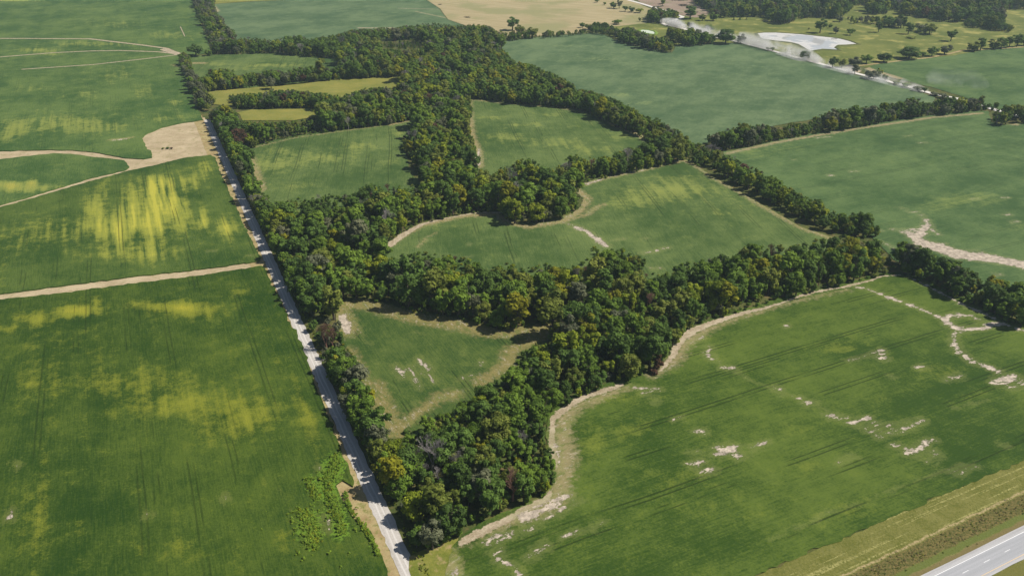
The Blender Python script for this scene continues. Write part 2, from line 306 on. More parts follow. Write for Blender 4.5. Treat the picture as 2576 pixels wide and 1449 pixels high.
sheet('crop_field', [(962, 622), (992, 601), (1025, 577), (1065, 561), (1109, 550), (1159, 540), (1205, 531), (1262, 530), (1275, 548), (1292, 558), (1325, 561), (1359, 558), (1409, 546), (1442, 536), (1460, 522), (1466, 500), (1440, 478), (1475, 457), (1525, 444), (1609, 427), (1717, 400), (1737, 404), (1755, 420), (1800, 450), (1862, 483), (1917, 516), (1967, 544), (2017, 572), (2095, 598), (2100, 640), (1900, 690), (1700, 740), (1400, 710), (1100, 690), (950, 650)], .3, 3.0, M_mid,
      marks=[('tan', [(972, 621, 4), (1010, 594, 3), (1060, 566, 1.8), (1110, 553, 1), (1200, 536, .8), (1255, 536, 1.4)], 2), ('dry', [(970, 622), (1010, 594), (1060, 567), (1160, 545), (1250, 538), (1275, 560), (1330, 572), (1420, 556), (1460, 530), (1478, 500), (1450, 478)], 3.5), ('soil', [(1300, 566, -1), (1400, 553, -.5), (1440, 543, 0)], 0),
             ('soil', [(1415, 560), (1445, 569), (1452, 577)], -.2), ('soil', [(1448, 572), (1475, 583), (1500, 600), (1525, 620)], 2.2), ('dry', [(1440, 552), (1480, 540), (1500, 523), (1520, 515)], 1.5), ('soil', [(1480, 535), (1505, 520)], -1), ('soil', [(1545, 607), (1570, 602)], -.6), ('soil', [(1618, 638), (1650, 632), (1680, 624)], .5), ('soil', [(1615, 602), (1632, 600)], -.6), ('soil', [(1540, 480), (1545, 478)], -2),
             ('dry', [(1100, 585), (1060, 605)], -.5), ('dry', [(1050, 622), (1070, 603)], .5), ('soil', [(1068, 610), (1080, 606)], -.6), ('soil', [(1180, 617), (1186, 615)], -.6), ('soil', [(1636, 675), (1660, 675)], 0), ('soil', [(1170, 648), (1185, 646)], -.8),
             ('dry', [(1445, 473), (1525, 449), (1609, 431), (1717, 405), (1740, 412), (1800, 452), (1865, 487), (1920, 522), (1970, 549), (2020, 577), (2090, 600)], 2.2), ('soil', [(1445, 473, 1.5), (1525, 449, .8), (1609, 431, -.5), (1717, 404, -1)], 1), ('soil', [(1755, 425), (1865, 487), (1970, 550), (2085, 598)], -2.2)],
      blobs=[(1700, 480, 110, 22, .45), (1640, 500, 90, 20, .3), (1780, 540, 80, 10, .3), (1850, 510, 60, 20, .18), (1560, 520, 60, 20, .2), (1120, 570, 60, 8, .2), (1690, 450, 90, 14, .25)])
TRI = T(5, [(-40, 860), (0, 815), (60, 800), (200, 805), (350, 850), (600, 905), (850, 945), (1000, 975), (1180, 1040), (1400, 1000), (1600, 970), (1740, 950), (1760, 1010), (1620, 1100), (1480, 1180), (1420, 1280), (1400, 1400)]) + T(8, [(1150, 40), (1080, 130), (900, 220), (730, 270), (650, 330), (560, 400), (400, 480), (300, 520), (200, 300), (120, 100)]) + [(880, 960), (870, 900), (848, 840)]
sheet('crop_field', TRI, .3, 2.4, M_tri,
      marks=[('dry', T(5, [(20, 850), (200, 850), (420, 920), (650, 970), (900, 1010), (1100, 1060), (1300, 1060), (1500, 1050), (1620, 1010)]), 6.5), ('soil', T(5, [(15, 940, 2.6), (40, 1000, 3.2), (50, 1060, 1.6)]), 3), ('dry', T(5, [(0, 900), (50, 1060)]), 6), ('soil', T(5, [(110, 960), (170, 1120), (230, 1160)]), -1.8), ('soil', T(5, [(180, 850), (220, 900)]), -.8),
             ('soil', T(5, [(580, 1260, .6), (610, 1290, 1.3), (660, 1345, .8)]), 1), ('soil', T(5, [(415, 1320), (450, 1370), (480, 1400)]), 1.2), ('soil', T(5, [(510, 1325), (545, 1375), (570, 1440)]), .6), ('soil', T(5, [(480, 1350), (600, 1375)]), -.2), ('soil', T(5, [(660, 1380), (700, 1440)]), -.2), ('soil', T(5, [(1040, 1290), (1050, 1310)]), .6), ('soil', T(5, [(870, 1430), (980, 1385)]), -.4), ('soil', T(5, [(540, 1060), (620, 1080)]), -1.5), ('soil', T(5, [(1150, 1300), (1200, 1280)]), -1.2), ('soil', T(5, [(1220, 1100), (1400, 1080), (1560, 1040)]), -1.4),
             ('dry', T(5, [(1580, 1060), (1400, 1150), (1280, 1200), (1250, 1300), (1150, 1380), (1050, 1440)]), 4.5), ('dry', T(8, [(870, 80), (760, 100), (640, 180), (500, 280), (430, 350)]), 3.2), ('soil', T(8, [(740, 105), (840, 90)]), -.8), ('dry', T(8, [(730, 100), (850, 90)]), 3.5), ('soil', T(8, [(520, 300), (600, 260)]), -1.6), ('dry', T(5, [(60, 1200), (130, 1330), (190, 1448)]), 3), ('dry', T(8, [(250, 20), (290, 120), (350, 240), (390, 350), (420, 380)]), 5.0), ('soil', T(8, [(545, 140), (560, 150)]), -.6), ('soil', T(8, [(585, 0), (600, 40)]), 0)],
      blobs=[(910, 1010, 14, 60, .5), (985, 1040, 25, 12, .4), (880, 770, 30, 10, .35), (1130, 985, 50, 20, .2)])
FR1 = [(1100, 1540), (1120, 1449), (1130, 1400), (1150, 1362), (1180, 1335), (1242, 1302), (1300, 1275), (1370, 1245), (1385, 1215), (1390, 1180), (1380, 1130), (1372, 1090), (1378, 1060), (1378, 1035), (1400, 1015), (1440, 995), (1500, 975), (1560, 955), (1620, 935), (1655, 915), (1685, 885), (1700, 845), (1740, 826), (1800, 797), (1860, 781), (1960, 751), (2060, 727), (2140, 711), (2200, 692), (2262, 684), (2295, 692), (2350, 717), (2420, 750), (2500, 790), (2576, 825), (2660, 865), (2660, 1123), (2575, 1159), (1900, 1448), (1687, 1540)]
t8m = T(8, [(905, 1205, 1.8), (1000, 1150, 2.2), (1120, 1090, 1.8), (1250, 1030, 1.6), (1380, 950, 1.8), (1480, 910, 1.8), (1560, 860, 1.5), (1600, 780, -.5), (1620, 700, -.8), (1625, 620, .5), (1600, 520, 1.5), (1590, 430, 1.6), (1590, 340, 1.2), (1600, 270, 1.6), (1650, 220, 2), (1740, 150, 2), (1860, 90, 1.8), (2000, 50, 1.8), (2120, 10, 1.4)])
t6m = [(1660, 935, .6), (1690, 900, 1.5), (1705, 865, 2.2)] + T(6, [(0, 1100, 2.8), (80, 1050, 2.8), (200, 1000, 2.2), (350, 950, 1.8), (480, 910, 1.4), (620, 880, 1.2), (780, 830, .6), (900, 785, 1), (1060, 745, 1), (1200, 725, 1), (1300, 700, 1.2), (1420, 670, .8), (1500, 640, .6), (1640, 630, .6)])
def rowpatch(k, x, y, L, wd, sl=-.38):      # a bare patch drawn out along the drilled rows
    return ('soil', T(k, [(x - L / 2, y - sl * L / 2), (x + L / 2, y + sl * L / 2)]), wd + .55)
marks = [('tan', t8m, 1), ('tan', t6m, 1), ('dry', T(8, [(900, 1230, 0), (1250, 1060, 2), (1500, 950, 5), (1640, 850, 5), (1680, 700, 4), (1690, 560, 6), (1660, 400, 5.5), (1670, 280, 4), (1800, 170, 3), (1980, 90, 3), (2150, 40, 2)]), 4),
         ('dry', T(8, [(560, 1300), (700, 1300), (800, 1400)]), 6), ('dry', [(1720, 880, 3), (1700, 905, 4), (1640, 945, 3)], 3), ('dry', T(6, [(0, 1160, 4), (100, 1090, 3), (300, 990, 2.5), (700, 870, 1.5), (900, 820, 1), (1250, 740, 1)]), 2),
         ('soil', T(8, [(1380, 1010), (1480, 960), (1560, 940), (1640, 890), (1680, 850)]), 2.2), ('soil', T(8, [(1600, 990), (1700, 920)]), -.4), ('soil', T(8, [(1100, 1190), (1180, 1150)]), .6), ('soil', T(8, [(1080, 1200), (1180, 1190), (1260, 1150), (1440, 1085)]), .7), ('soil', T(8, [(1500, 1040), (1600, 990), (1690, 930)]), .5), ('soil', T(8, [(1590, 400), (1620, 480), (1640, 560), (1650, 640)]), .2), ('soil', T(8, [(1430, 1300), (1480, 1270)]), .6), ('soil', T(8, [(1155, 1295), (1215, 1255)]), .3), ('soil', T(8, [(1200, 1330), (1250, 1360)]), .6), ('soil', T(8, [(1400, 1310), (1480, 1255), (1550, 1215)]), .3), ('soil', T(8, [(1280, 1370), (1350, 1448)]), .1), ('soil', T(8, [(860, 1370), (870, 1448)]), .2), ('soil', T(8, [(1670, 1155), (1780, 1110)]), -.2), ('soil', T(8, [(1880, 1110), (1970, 1050)]), -.6), ('soil', T(8, [(1770, 910), (1810, 880)]), -.6),
         ('soil', T(8, [(1690, 400), (1700, 330), (1750, 260), (1810, 240)]), -1.0), ('soil', T(8, [(2200, 30), (2310, 40), (2390, 45)]), .8), ('soil', T(8, [(2260, 80), (2390, 50)]), 0), ('soil', T(8, [(2350, 150), (2410, 130)]), -.5), ('soil', T(8, [(2510, 275), (2574, 262)]), -.2),
         ('soil', T(6, [(50, 1150), (130, 1110), (150, 1090)]), .4), ('soil', T(6, [(205, 1170), (190, 1240), (230, 1270)]), .8), ('soil', T(6, [(240, 1240), (280, 1300)]), -.6), ('soil', T(6, [(300, 1335), (390, 1330)]), .3), ('soil', T(6, [(370, 1350), (450, 1390), (560, 1448)]), -1.7),
         ('soil', T(6, [(1300, 715, 1.2), (1400, 740, 1.2), (1550, 800, 1), (1700, 850, 1), (1850, 910, 1), (1940, 950, 1.4), (2010, 1000, 2.2), (2080, 1045, 1.6), (2250, 1035, 1.4), (2350, 1000, 2.4), (2420, 1000, 1.8), (2576, 1050, 1)]), 1),
         ('soil', T(6, [(1960, 960), (2080, 930), (2180, 940), (2230, 965)]), 1.4), ('soil', T(6, [(1720, 650, .6), (1850, 715, .6), (2050, 820, 1), (2200, 890, 1.4), (2350, 960, 2)]), 1), ('soil', T(6, [(2060, 1060), (2050, 1150), (2080, 1220)]), .6), ('soil', T(6, [(2130, 1240), (2180, 1290), (2300, 1320), (2400, 1370)]), 1.5), ('soil', T(6, [(2050, 1165), (2110, 1215)]), 1), ('soil', T(6, [(2370, 1430), (2510, 1395)]), 2),
         ('soil', T(9, [(2340, 0), (2430, 5)]), 1), ('soil', T(9, [(2470, 30), (2576, 5)]), 1.2), rowpatch(6, 1470, 1210, 90, .2, -.3), rowpatch(6, 1510, 1255, 60, .5, -.2), rowpatch(6, 1330, 1255, 180, -1.2, -.3), rowpatch(6, 1790, 1325, 50, -.2, -.2), rowpatch(6, 2045, 1405, 120, .1, -.25), rowpatch(6, 1560, 1392, 20, -.4, -.1), rowpatch(6, 785, 1015, 18, -.5, -.1),
         rowpatch(9, 125, 367, 40, .1, -.2), rowpatch(9, 330, 485, 110, .6, -.2), rowpatch(9, 320, 520, 120, .6, -.35), rowpatch(9, 570, 465, 100, .0), rowpatch(9, 435, 550, 60, -.1, -.2), rowpatch(9, 95, 600, 120, -.2, -.2), rowpatch(9, 180, 655, 90, -.1), rowpatch(9, 80, 515, 60, -.6, -.2), rowpatch(9, 970, 150, 60, 0, -.1), rowpatch(9, 1110, 245, 60, -.1, -.1), rowpatch(9, 1215, 265, 60, -.3, -.1), rowpatch(9, 1340, 280, 120, .1), rowpatch(9, 1420, 325, 90, -.3, -.3), rowpatch(9, 1480, 340, 160, -.3, -.3), rowpatch(9, 1560, 370, 180, -.3), rowpatch(9, 1730, 310, 150, .5, -.4), rowpatch(9, 1610, 350, 50, .1, -.1),
         rowpatch(9, 1770, 500, 160, .2), rowpatch(9, 1860, 440, 60, -.1), rowpatch(9, 1620, 470, 40, -.1, -.2), rowpatch(9, 1880, 560, 90, -.3, -.6), rowpatch(9, 1240, 575, 120, -.6, -.4), rowpatch(9, 2070, 675, 60, -.2, -.2), rowpatch(9, 2180, 640, 80, -.7, -.3), rowpatch(9, 700, 40, 30, -.2, -.1), rowpatch(9, 745, 70, 30, -.3, -.1), rowpatch(9, 880, 115, 20, -.5, -.1),
         ('soil', T(9, [(600, 10), (750, 70), (900, 120), (1060, 190), (1180, 250)]), -1.7), ('soil', T(9, [(660, 1180), (1100, 980), (1500, 830), (1800, 720), (2100, 600)]), -2.2), ('soil', T(9, [(2400, 465), (2430, 460)]), -.5), ('soil', T(9, [(2050, 190), (2300, 130)]), -2.0)]
sheet('crop_field', FR1, .3, 2.5, M_right, marks=marks, ang=EA,
      blobs=[(2130, 880, 60, 12, .5), (2100, 860, 40, 10, .2), (2350, 930, 60, 20, .3), (1900, 950, 80, 18, .2), (1560, 1000, 70, 14, .3), (1600, 1080, 60, 30, .22), (2000, 1080, 60, 20, .2), (2030, 1175, 40, 20, .25), (1480, 1120, 40, 60, .3), (1700, 1200, 120, 40, .2), (1900, 1300, 100, 30, .12), (1780, 850, 60, 14, .2), (1130, 1420, 30, 60, .5), (2150, 1290, 90, 20, .15)])
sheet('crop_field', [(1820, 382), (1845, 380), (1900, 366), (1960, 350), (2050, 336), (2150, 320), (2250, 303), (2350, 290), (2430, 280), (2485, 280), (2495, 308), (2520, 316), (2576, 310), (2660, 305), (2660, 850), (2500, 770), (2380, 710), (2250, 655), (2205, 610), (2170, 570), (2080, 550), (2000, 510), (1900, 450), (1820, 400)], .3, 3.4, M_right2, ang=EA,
      marks=[('dry', [(1830, 387), (1960, 358), (2150, 326), (2350, 296), (2470, 286)], 2.2), ('soil', [(1840, 385), (1960, 356), (2150, 324), (2350, 294)], -2), ('soil', T(3, [(1010, 1045), (1110, 1035)]), .2), ('dry', T(3, [(2440, 930), (2500, 940)]), 5), ('soil', T(3, [(830, 1208), (850, 1208)]), -.3), rowpatch(3, 1290, 1297, 40, -.2, -.1), rowpatch(3, 1115, 1327, 30, -.3, -.1), rowpatch(3, 1810, 1080, 60, -.8, -.1), rowpatch(3, 1700, 1028, 60, -1.4, -.1),
             ('soil', T(6, [(1630, 300, 0), (1750, 290, 1.2), (1850, 270, 2)]), 1), ('soil', T(6, [(1840, 215), (1850, 250), (1800, 300)]), 1.6), ('soil', T(6, [(1800, 180), (1820, 175)]), .3), ('soil', T(6, [(1700, 310), (1760, 370), (1850, 400), (1950, 400)]), 2.5), ('soil', T(6, [(1760, 350, 5), (1830, 400, 7), (1950, 430, 8), (2080, 475, 8), (2200, 490, 7), (2350, 510, 7), (2480, 535, 6.5), (2600, 560, 6)]), 4), ('soil', T(6, [(1850, 270, 2), (1770, 330, 4)]), 3), ('soil', T(6, [(1650, 310, .5), (1750, 290, 2)]), 1), ('soil', T(6, [(1880, 290), (1920, 320)]), .5), ('soil', T(6, [(1580, 290), (1610, 285)]), .1), ('soil', T(6, [(1480, 290), (1500, 294)]), -.3),
             ('soil', T(6, [(1495, 380), (1560, 410), (1600, 440)]), .0), ('soil', T(6, [(2020, 440), (2250, 450)]), -.4), rowpatch(6, 2430, 47, 40, -.2, -.1), rowpatch(6, 2210, 55, 50, -.6, -.1), rowpatch(6, 2450, 175, 40, -.3, -.1), rowpatch(6, 2510, 230, 50, -.5, -.1), rowpatch(6, 2380, 628, 40, -.2, -.1), rowpatch(6, 1650, 128, 40, -.7, -.1), rowpatch(6, 1740, 155, 60, -.9, -.1)],
      blobs=[(1990, 370, 60, 10, .3), (2430, 500, 90, 16, .5), (2360, 520, 60, 12, .3), (2560, 570, 60, 14, .3), (2250, 400, 120, 20, .12), (1900, 390, 50, 14, .3)])
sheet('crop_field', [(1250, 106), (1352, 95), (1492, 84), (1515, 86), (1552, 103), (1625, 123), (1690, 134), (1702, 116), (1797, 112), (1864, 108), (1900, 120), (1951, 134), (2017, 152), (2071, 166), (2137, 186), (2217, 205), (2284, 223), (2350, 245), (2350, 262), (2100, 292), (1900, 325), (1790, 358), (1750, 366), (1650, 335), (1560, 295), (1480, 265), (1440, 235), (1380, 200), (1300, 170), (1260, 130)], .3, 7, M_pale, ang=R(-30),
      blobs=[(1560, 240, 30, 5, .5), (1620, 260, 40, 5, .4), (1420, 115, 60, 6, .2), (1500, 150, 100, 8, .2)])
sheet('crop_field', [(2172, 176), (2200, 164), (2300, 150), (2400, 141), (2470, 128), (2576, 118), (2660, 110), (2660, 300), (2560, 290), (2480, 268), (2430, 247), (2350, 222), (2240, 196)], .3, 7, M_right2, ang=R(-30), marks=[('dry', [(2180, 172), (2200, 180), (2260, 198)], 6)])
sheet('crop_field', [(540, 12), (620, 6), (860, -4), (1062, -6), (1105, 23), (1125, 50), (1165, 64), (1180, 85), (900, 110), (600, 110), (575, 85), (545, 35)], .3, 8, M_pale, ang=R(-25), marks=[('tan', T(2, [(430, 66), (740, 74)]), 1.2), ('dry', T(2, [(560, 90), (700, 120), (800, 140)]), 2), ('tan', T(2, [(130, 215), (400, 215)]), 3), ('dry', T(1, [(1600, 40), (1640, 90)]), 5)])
simple_sheet('hay_meadow', gnds([(540, 11), (545, -20), (870, -30), (1062, -30), (1062, -7), (860, -5), (620, 5)]), .28, M_yellowstrip)
simple_sheet('stubble_field', gnds([(1063, -40), (1063, -6), (1107, 23), (1127, 50), (1167, 64), (1250, 92), (1350, 92), (1450, 85), (1500, 72), (1625, 60), (1640, 25), (1560, -10), (1530, -40)]), .28, M_stub)
simple_sheet('pasture', gnds([(1480, 86), (1500, 72), (1640, 20), (1580, -40), (2680, -60), (2680, 110), (2470, 132), (2200, 170), (2090, 168), (1960, 132), (1870, 106), (1800, 113), (1700, 118), (1550, 104)]), .1, M_pasture)
simple_sheet('worked_ground', gnds(Z7([(330, -60), (500, 60), (770, 150), (1000, 215), (1200, 280), (1500, 340), (1720, 330), (1790, 230), (1560, 110), (1480, 20), (1450, -60)])), .2, M_plough)
# dusty road on the right, and its bend up by the farm trees
def ribbon(name, D, wd, z, mat):
    W = gnds(D); out = []
    for i in range(len(W) - 1):
        L = np.linalg.norm(W[i + 1] - W[i]); k = max(1, int(L / 8))
        for j in range(k): out.append(W[i] + (W[i + 1] - W[i]) * j / k)
    out.append(W[-1]); out = np.array(out); vs = []
    for i, p in enumerate(out):
        d = out[min(i + 1, len(out) - 1)] - out[max(i - 1, 0)]; d /= np.linalg.norm(d); nn = np.array([-d[1], d[0]])
        for s in (-1, 1): vs.append((*(p + nn * s * wd / 2 * (1 + rng.normal(0, .05))), z))
    me = bpy.data.meshes.new(name); me.from_pydata(vs, [], [(2 * i, 2 * i + 1, 2 * i + 3, 2 * i + 2) for i in range(len(out) - 1)])
    me.materials.append(mat); return tag(link(name, me), kind='structure')
DUST = [(1675, 63), (1720, 74), (1760, 84), (1797, 94), (1850, 105), (1890, 115), (1951, 131), (2017, 149), (2084, 167), (2150, 185), (2217, 201), (2284, 219), (2350, 238), (2407, 249), (2450, 262), (2600, 305)]
M_dustroad = road_mat('pale_gravel', (.62, .58, .52), (.78, .74, .70))
ribbon('dirt_road', DUST, 8, .4, M_dustroad)
ribbon('dirt_road', Z7([(150, -20), (500, 75), (790, 165), (1000, 225), (1210, 300), (1290, 325), (1240, 360), (1150, 385), (980, 420), (900, 450), (1000, 490)]), 8, .45, M_dustroad)
ribbon('field_track', T(3, [(1240, 545), (1200, 520), (1330, 500), (1500, 480), (1700, 455), (1850, 440), (2000, 412), (2130, 380), (2300, 378), (2576, 358)]), 5, .35, M_verge)
ribbon('field_track', T(3, [(1225, 530), (1340, 545)]), 14, .36, M_tan)
# ---------------------------------------------------------------- ponds
def water_mat(name, tint, scum, t0, t1, rough=.03):
    g = G(name); P = g.pos()
    k = g.noise(P, .022, 5, .6)
    m = g.step(g.add(k, g.mul(g.attr('shore'), .12)), t0, t1)
    a = g.n('BsdfPrincipled', {'Base Color': tint, 'Roughness': rough, 'IOR': 1.33, 'Specular IOR Level': .9})
    b = g.n('BsdfPrincipled', {'Base Color': scum, 'Roughness': .5})
    bm = g.n('Bump', {'Height': g.noise(P, .6, 2), 'Strength': .02, 'Distance': .1}); g.put(a.inputs['Normal'], bm.outputs[0])
    mx = g.n('MixShader', {0: m, 1: a.outputs[0], 2: b.outputs[0]}); g.t.links.new(mx.outputs[0], g.out.inputs[0]); return g.m
def pond(name, D, z, mat, rim):
    W = gnds(D); c = W.mean(0)
    o = sheet(name, D, z, 5, mat, jit=.6)
    me = o.data; n = len(me.vertices); co = np.zeros(n * 3); me.vertices.foreach_get('co', co); co = co.reshape(-1, 3)[:, :2]
    dm = np.full(n, 1e9)
    for i in range(len(W)): dm = np.minimum(dm, -seg_m(co, W[i], W[(i + 1) % len(W)], 0, 0))
    at = me.attributes.new('shore', 'FLOAT', 'POINT'); at.data.foreach_set('value', np.clip(1 - dm / 14, 0, 1).astype(np.float32))
    # earth bank round the water
    me = bpy.data.meshes.new('pond_bank'); cs = []; N = len(W); prof = ((-.3, z - .25), (1.5, z + .9), (4.0, z + .6), (6.0, .11))
    for i in range(N):
        d = W[(i + 1) % N] - W[i - 1]; d /= np.linalg.norm(d); nn = np.array([d[1], -d[0]])
        if np.dot(nn, W[i] - c) < 0 and not inside(np.array([W[i] - nn * .5]), W)[0]: nn = -nn
        if inside(np.array([W[i] + nn * 1.0]), W)[0]: nn = -nn
        for (dd, h) in prof: cs.append((*(W[i] + nn * dd), h))
    k = len(prof); fs = []
    for i in range(N):
        for j in range(k - 1): fs.append((i * k + j, i * k + j + 1, ((i + 1) % N) * k + j + 1, ((i + 1) % N) * k + j))
    me.from_pydata(cs, [], fs); me.materials.append(rim); tag(link('pond_bank', me), kind='structure'); return o
M_bank = mottled('bank_grass', (.07, .09, .02), (.14, .14, .05), .1, .6)
pond('pond', T(3, [(565, 255), (620, 250), (700, 250), (800, 256), (900, 263), (980, 272), (1050, 280), (1120, 287), (1180, 295), (1250, 312), (1320, 337), (1230, 343), (1165, 345), (1143, 360), (1172, 382), (1100, 377), (1050, 375), (960, 390), (925, 366), (880, 340), (830, 327), (780, 320), (700, 312), (620, 302), (590, 290)]), .25, water_mat('pond_water', (.55, .55, .55), (.62, .60, .57), .46, .56), M_bank)
pond('pond', Z7([(490, 580), (540, 572), (640, 580), (730, 600), (760, 630), (730, 660), (680, 650), (640, 640), (560, 632), (510, 610)]), .25, water_mat('pond_scum', (.25, .32, .2), (.60, .66, .52), .35, .5), mottled('bank_weed', (.12, .20, .03), (.2, .3, .05)))
# ---------------------------------------------------------------- highway, bottom right
h0 = np.array(gnd(Z6(920, 1204))); h1 = np.array(gnd(Z6(2576, 385))); hd = (h1 - h0) / np.linalg.norm(h1 - h0); hn = np.array([hd[1], -hd[0]])   # hn: to the right / near side
def hoff(a, b): return float(((np.array(gnd(a)) - h0) @ hn + (np.array(gnd(b)) - h0) @ hn) / 2)
oL = hoff(Z6(640, 1204), Z6(2576, 265)); oY = hoff(Z6(1790, 1204), Z6(2576, 810)); oR = hoff(Z6(1960, 1204), Z6(2576, 900))
oC = hoff(Z6(1465, 1137), Z6(1865, 943)); oF = hoff((1900, 1448), (2575, 1159))
A0 = h0 - hd * 90; A1 = h0 + hd * 160
def asphalt(name, a, b, sc=.4):
    g = G(name); P = g.pos(); n = g.noise(P, 1.5, 5, .8); m = g.noise(g.rot(math.atan2(hd[0], hd[1]), (.9, .02, 1)), 1.0, 4)
    col = g.mix(g.step(g.add(g.mul(n, .4), g.mul(m, .6)), .35, .65), a, b); g.bsdf(col, .85, .2, n, .1, .05); return g.m
band('highway', A0, A1, oL, oR, .62, asphalt('shoulder_asphalt', (.37, .36, .36), (.50, .49, .49)), 8, .05)
band('highway_lanes', A0, A1, .15, oY - .1, .64, asphalt('lane_concrete', (.34, .345, .36), (.42, .42, .44)), 8, .0)
M_white = G('white_paint'); M_white.bsdf((.8, .8, .8), .6, .3); M_white = M_white.m
M_yel = G('yellow_paint'); M_yel.bsdf((.70, .52, .30), .6, .3); M_yel = M_yel.m
tag(band('road_marking', A0, A1, -.12, .13, .66, M_white, 8, .0), kind='structure'); tag(band('road_marking', A0, A1, oY - .12, oY + .12, .66, M_yel, 8, 0), kind='structure')
d0 = float((np.array(gnd(Z6(1405, 1165))) - h0) @ hd)
for k in range(-6, 12):
    p = h0 + hd * (d0 + 12.19 * k); tag(band('lane_dash', p, p + hd * 3.4, oC - .1, oC + .1, .66, M_white, 8, 0), kind='structure')
def hwy_verge():
    g = G('highway_verge'); P = g.pos()
    sub = g.n('VectorMath', {0: P, 1: (h0[0], h0[1], 0)}, operation='SUBTRACT').outputs[0]
    ac = g.n('VectorMath', {0: sub, 1: (hn[0], hn[1], 0)}, operation='DOT_PRODUCT').outputs['Value']
    al = g.n('VectorMath', {0: sub, 1: (hd[0], hd[1], 0)}, operation='DOT_PRODUCT').outputs['Value']
    wob = g.mul(g.add(g.noise(P, .12, 4, .7), -.5), 3.0); a2 = g.add(ac, wob)
    n = g.noise(P, .9, 5, .8); n2 = g.noise(P, .12, 4)
    vv = g.n('CombineXYZ', {0: g.mul(ac, .55), 1: g.mul(al, .012)}).outputs[0]
    st = g.noise(vv, 1.0, 3, .6)
    mown = g.mix(g.step(g.add(g.mul(n, .6), g.mul(n2, .4)), .35, .65), (.115, .125, .022), (.215, .205, .060))
    mown = g.mix(g.mul(g.mul(g.step(st, .55, .62), g.step(n, .42, .58)), .85), mown, (.38, .35, .13))
    mown = g.mix(g.mul(g.step(g.noise(P, .8, 4, .8), .52, .66), .5), mown, (.07, .095, .015))
    col = mown
    w0 = oL - oF                                        # width from crop edge to shoulder
    tanp = oL - .36 * w0 * 1.0
    def bandf(c, hw, sf=.5): return g.mul(g.step(a2, c - hw - sf, c - hw + sf), g.step(a2, c + hw - sf, c + hw + sf, 1.0, 0.0))
    col = g.mix(g.mul(bandf(oL - 13.2, .45, .5), g.step(n, .38, .55)), col, (.44, .34, .18))
    ditch = g.mix(g.step(n, .4, .62), (.075, .085, .022), (.20, .155, .055))
    col = g.mix(bandf(oL - 8.6, 3.6), col, ditch)
    col = g.mix(bandf(oL - 3.6, 1.4), col, g.mix(n, (.095, .125, .025), (.165, .185, .05)))
    col = g.mix(bandf(oL - .8, 1.4), col, g.mix(n, (.14, .12, .045), (.24, .19, .08)))
    col = g.mix(g.step(ac, oR, oR + .4), col, g.mix(n, (.10, .13, .02), (.22, .18, .06)))
    g.bsdf(col, .95, .1, n, .6, .5); return g.m
band('grass_verge', h0 - hd * 260, h0 + hd * 170, oF - .5, oR + 60, .1, hwy_verge(), 4, .6)
print('verge', oF, oL, oC, oY, oR)
# rough grass corner between gravel road and lower field
sheet('field_corner', [(1030, 1400), (1060, 1385), (1150, 1350), (1160, 1380), (1135, 1420), (1130, 1500), (1060, 1540), (1038, 1460)], .2, 5, mottled('corner_grass', (.12, .15, .022), (.24, .23, .05), .1, .8, c=(.34, .26, .12)))
# ================================================================ trees and everything standing
# ---------------------------------------------------------------- foliage and bark materials
def leaf_mat(name, dark, light, tr=.25):
    g = G(name); P = g.pos()
    r = g.n('ObjectInfo').outputs['Random']; v = g.attr('clump')
    f = g.add(g.mul(v, .62), g.add(g.mul(r, .38), g.mul(g.add(g.noise(P, .5, 2), -.5), .5)))
    col = g.mix(g.step(f, .1, .95), dark, light)
    col = g.mix(g.mul(g.step(g.noise(P, .012, 2), .45, .65), .22), col, tuple(min(1, c * k) for c, k in zip(light, (1.25, 1.1, .8))))
    b = g.n('BsdfPrincipled', {'Base Color': col, 'Roughness': .75, 'Specular IOR Level': .2})
    t = g.n('BsdfTranslucent', {'Color': g.mix(.5, col, (.12, .2, .01))})
    m = g.n('MixShader', {0: tr, 1: b.outputs[0], 2: t.outputs[0]}); g.t.links.new(m.outputs[0], g.out.inputs[0]); return g.m
LEAF = [leaf_mat('leaf_dark_green', (.044, .080, .012), (.130, .220, .036)),
        leaf_mat('leaf_mid_green', (.060, .112, .010), (.190, .295, .032)),
        leaf_mat('leaf_olive', (.088, .118, .014), (.255, .290, .048)),
        leaf_mat('leaf_bright', (.11, .16, .008), (.34, .39, .026), .3),
        leaf_mat('leaf_gold', (.15, .16, .008), (.38, .37, .022), .3),
        leaf_mat('leaf_greyed', (.075, .088, .045), (.190, .200, .110)),
        leaf_mat('leaf_brown', (.060, .032, .018), (.15, .075, .045))]
LEAF += [leaf_mat('weed_dry', (.19, .15, .06), (.34, .27, .12)), leaf_mat('weed_lime', (.11, .20, .015), (.27, .38, .04), .3)]
CNAME = ['dark green', 'mid green', 'olive green', 'bright green', 'golden yellow', 'grey green', 'rusty brown']
def bark_mat(name, a, b):
    g = G(name); n = g.noise(g.pos(), 2.5, 4, .7); g.bsdf(g.mix(n, a, b), .9, .1, n, .4, .1); return g.m
M_bark = bark_mat('bark', (.05, .04, .03), (.14, .115, .09)); M_dead = bark_mat('dead_wood', (.16, .14, .135), (.36, .33, .32)); M_deadred = bark_mat('dead_red_wood', (.13, .07, .05), (.26, .15, .11))
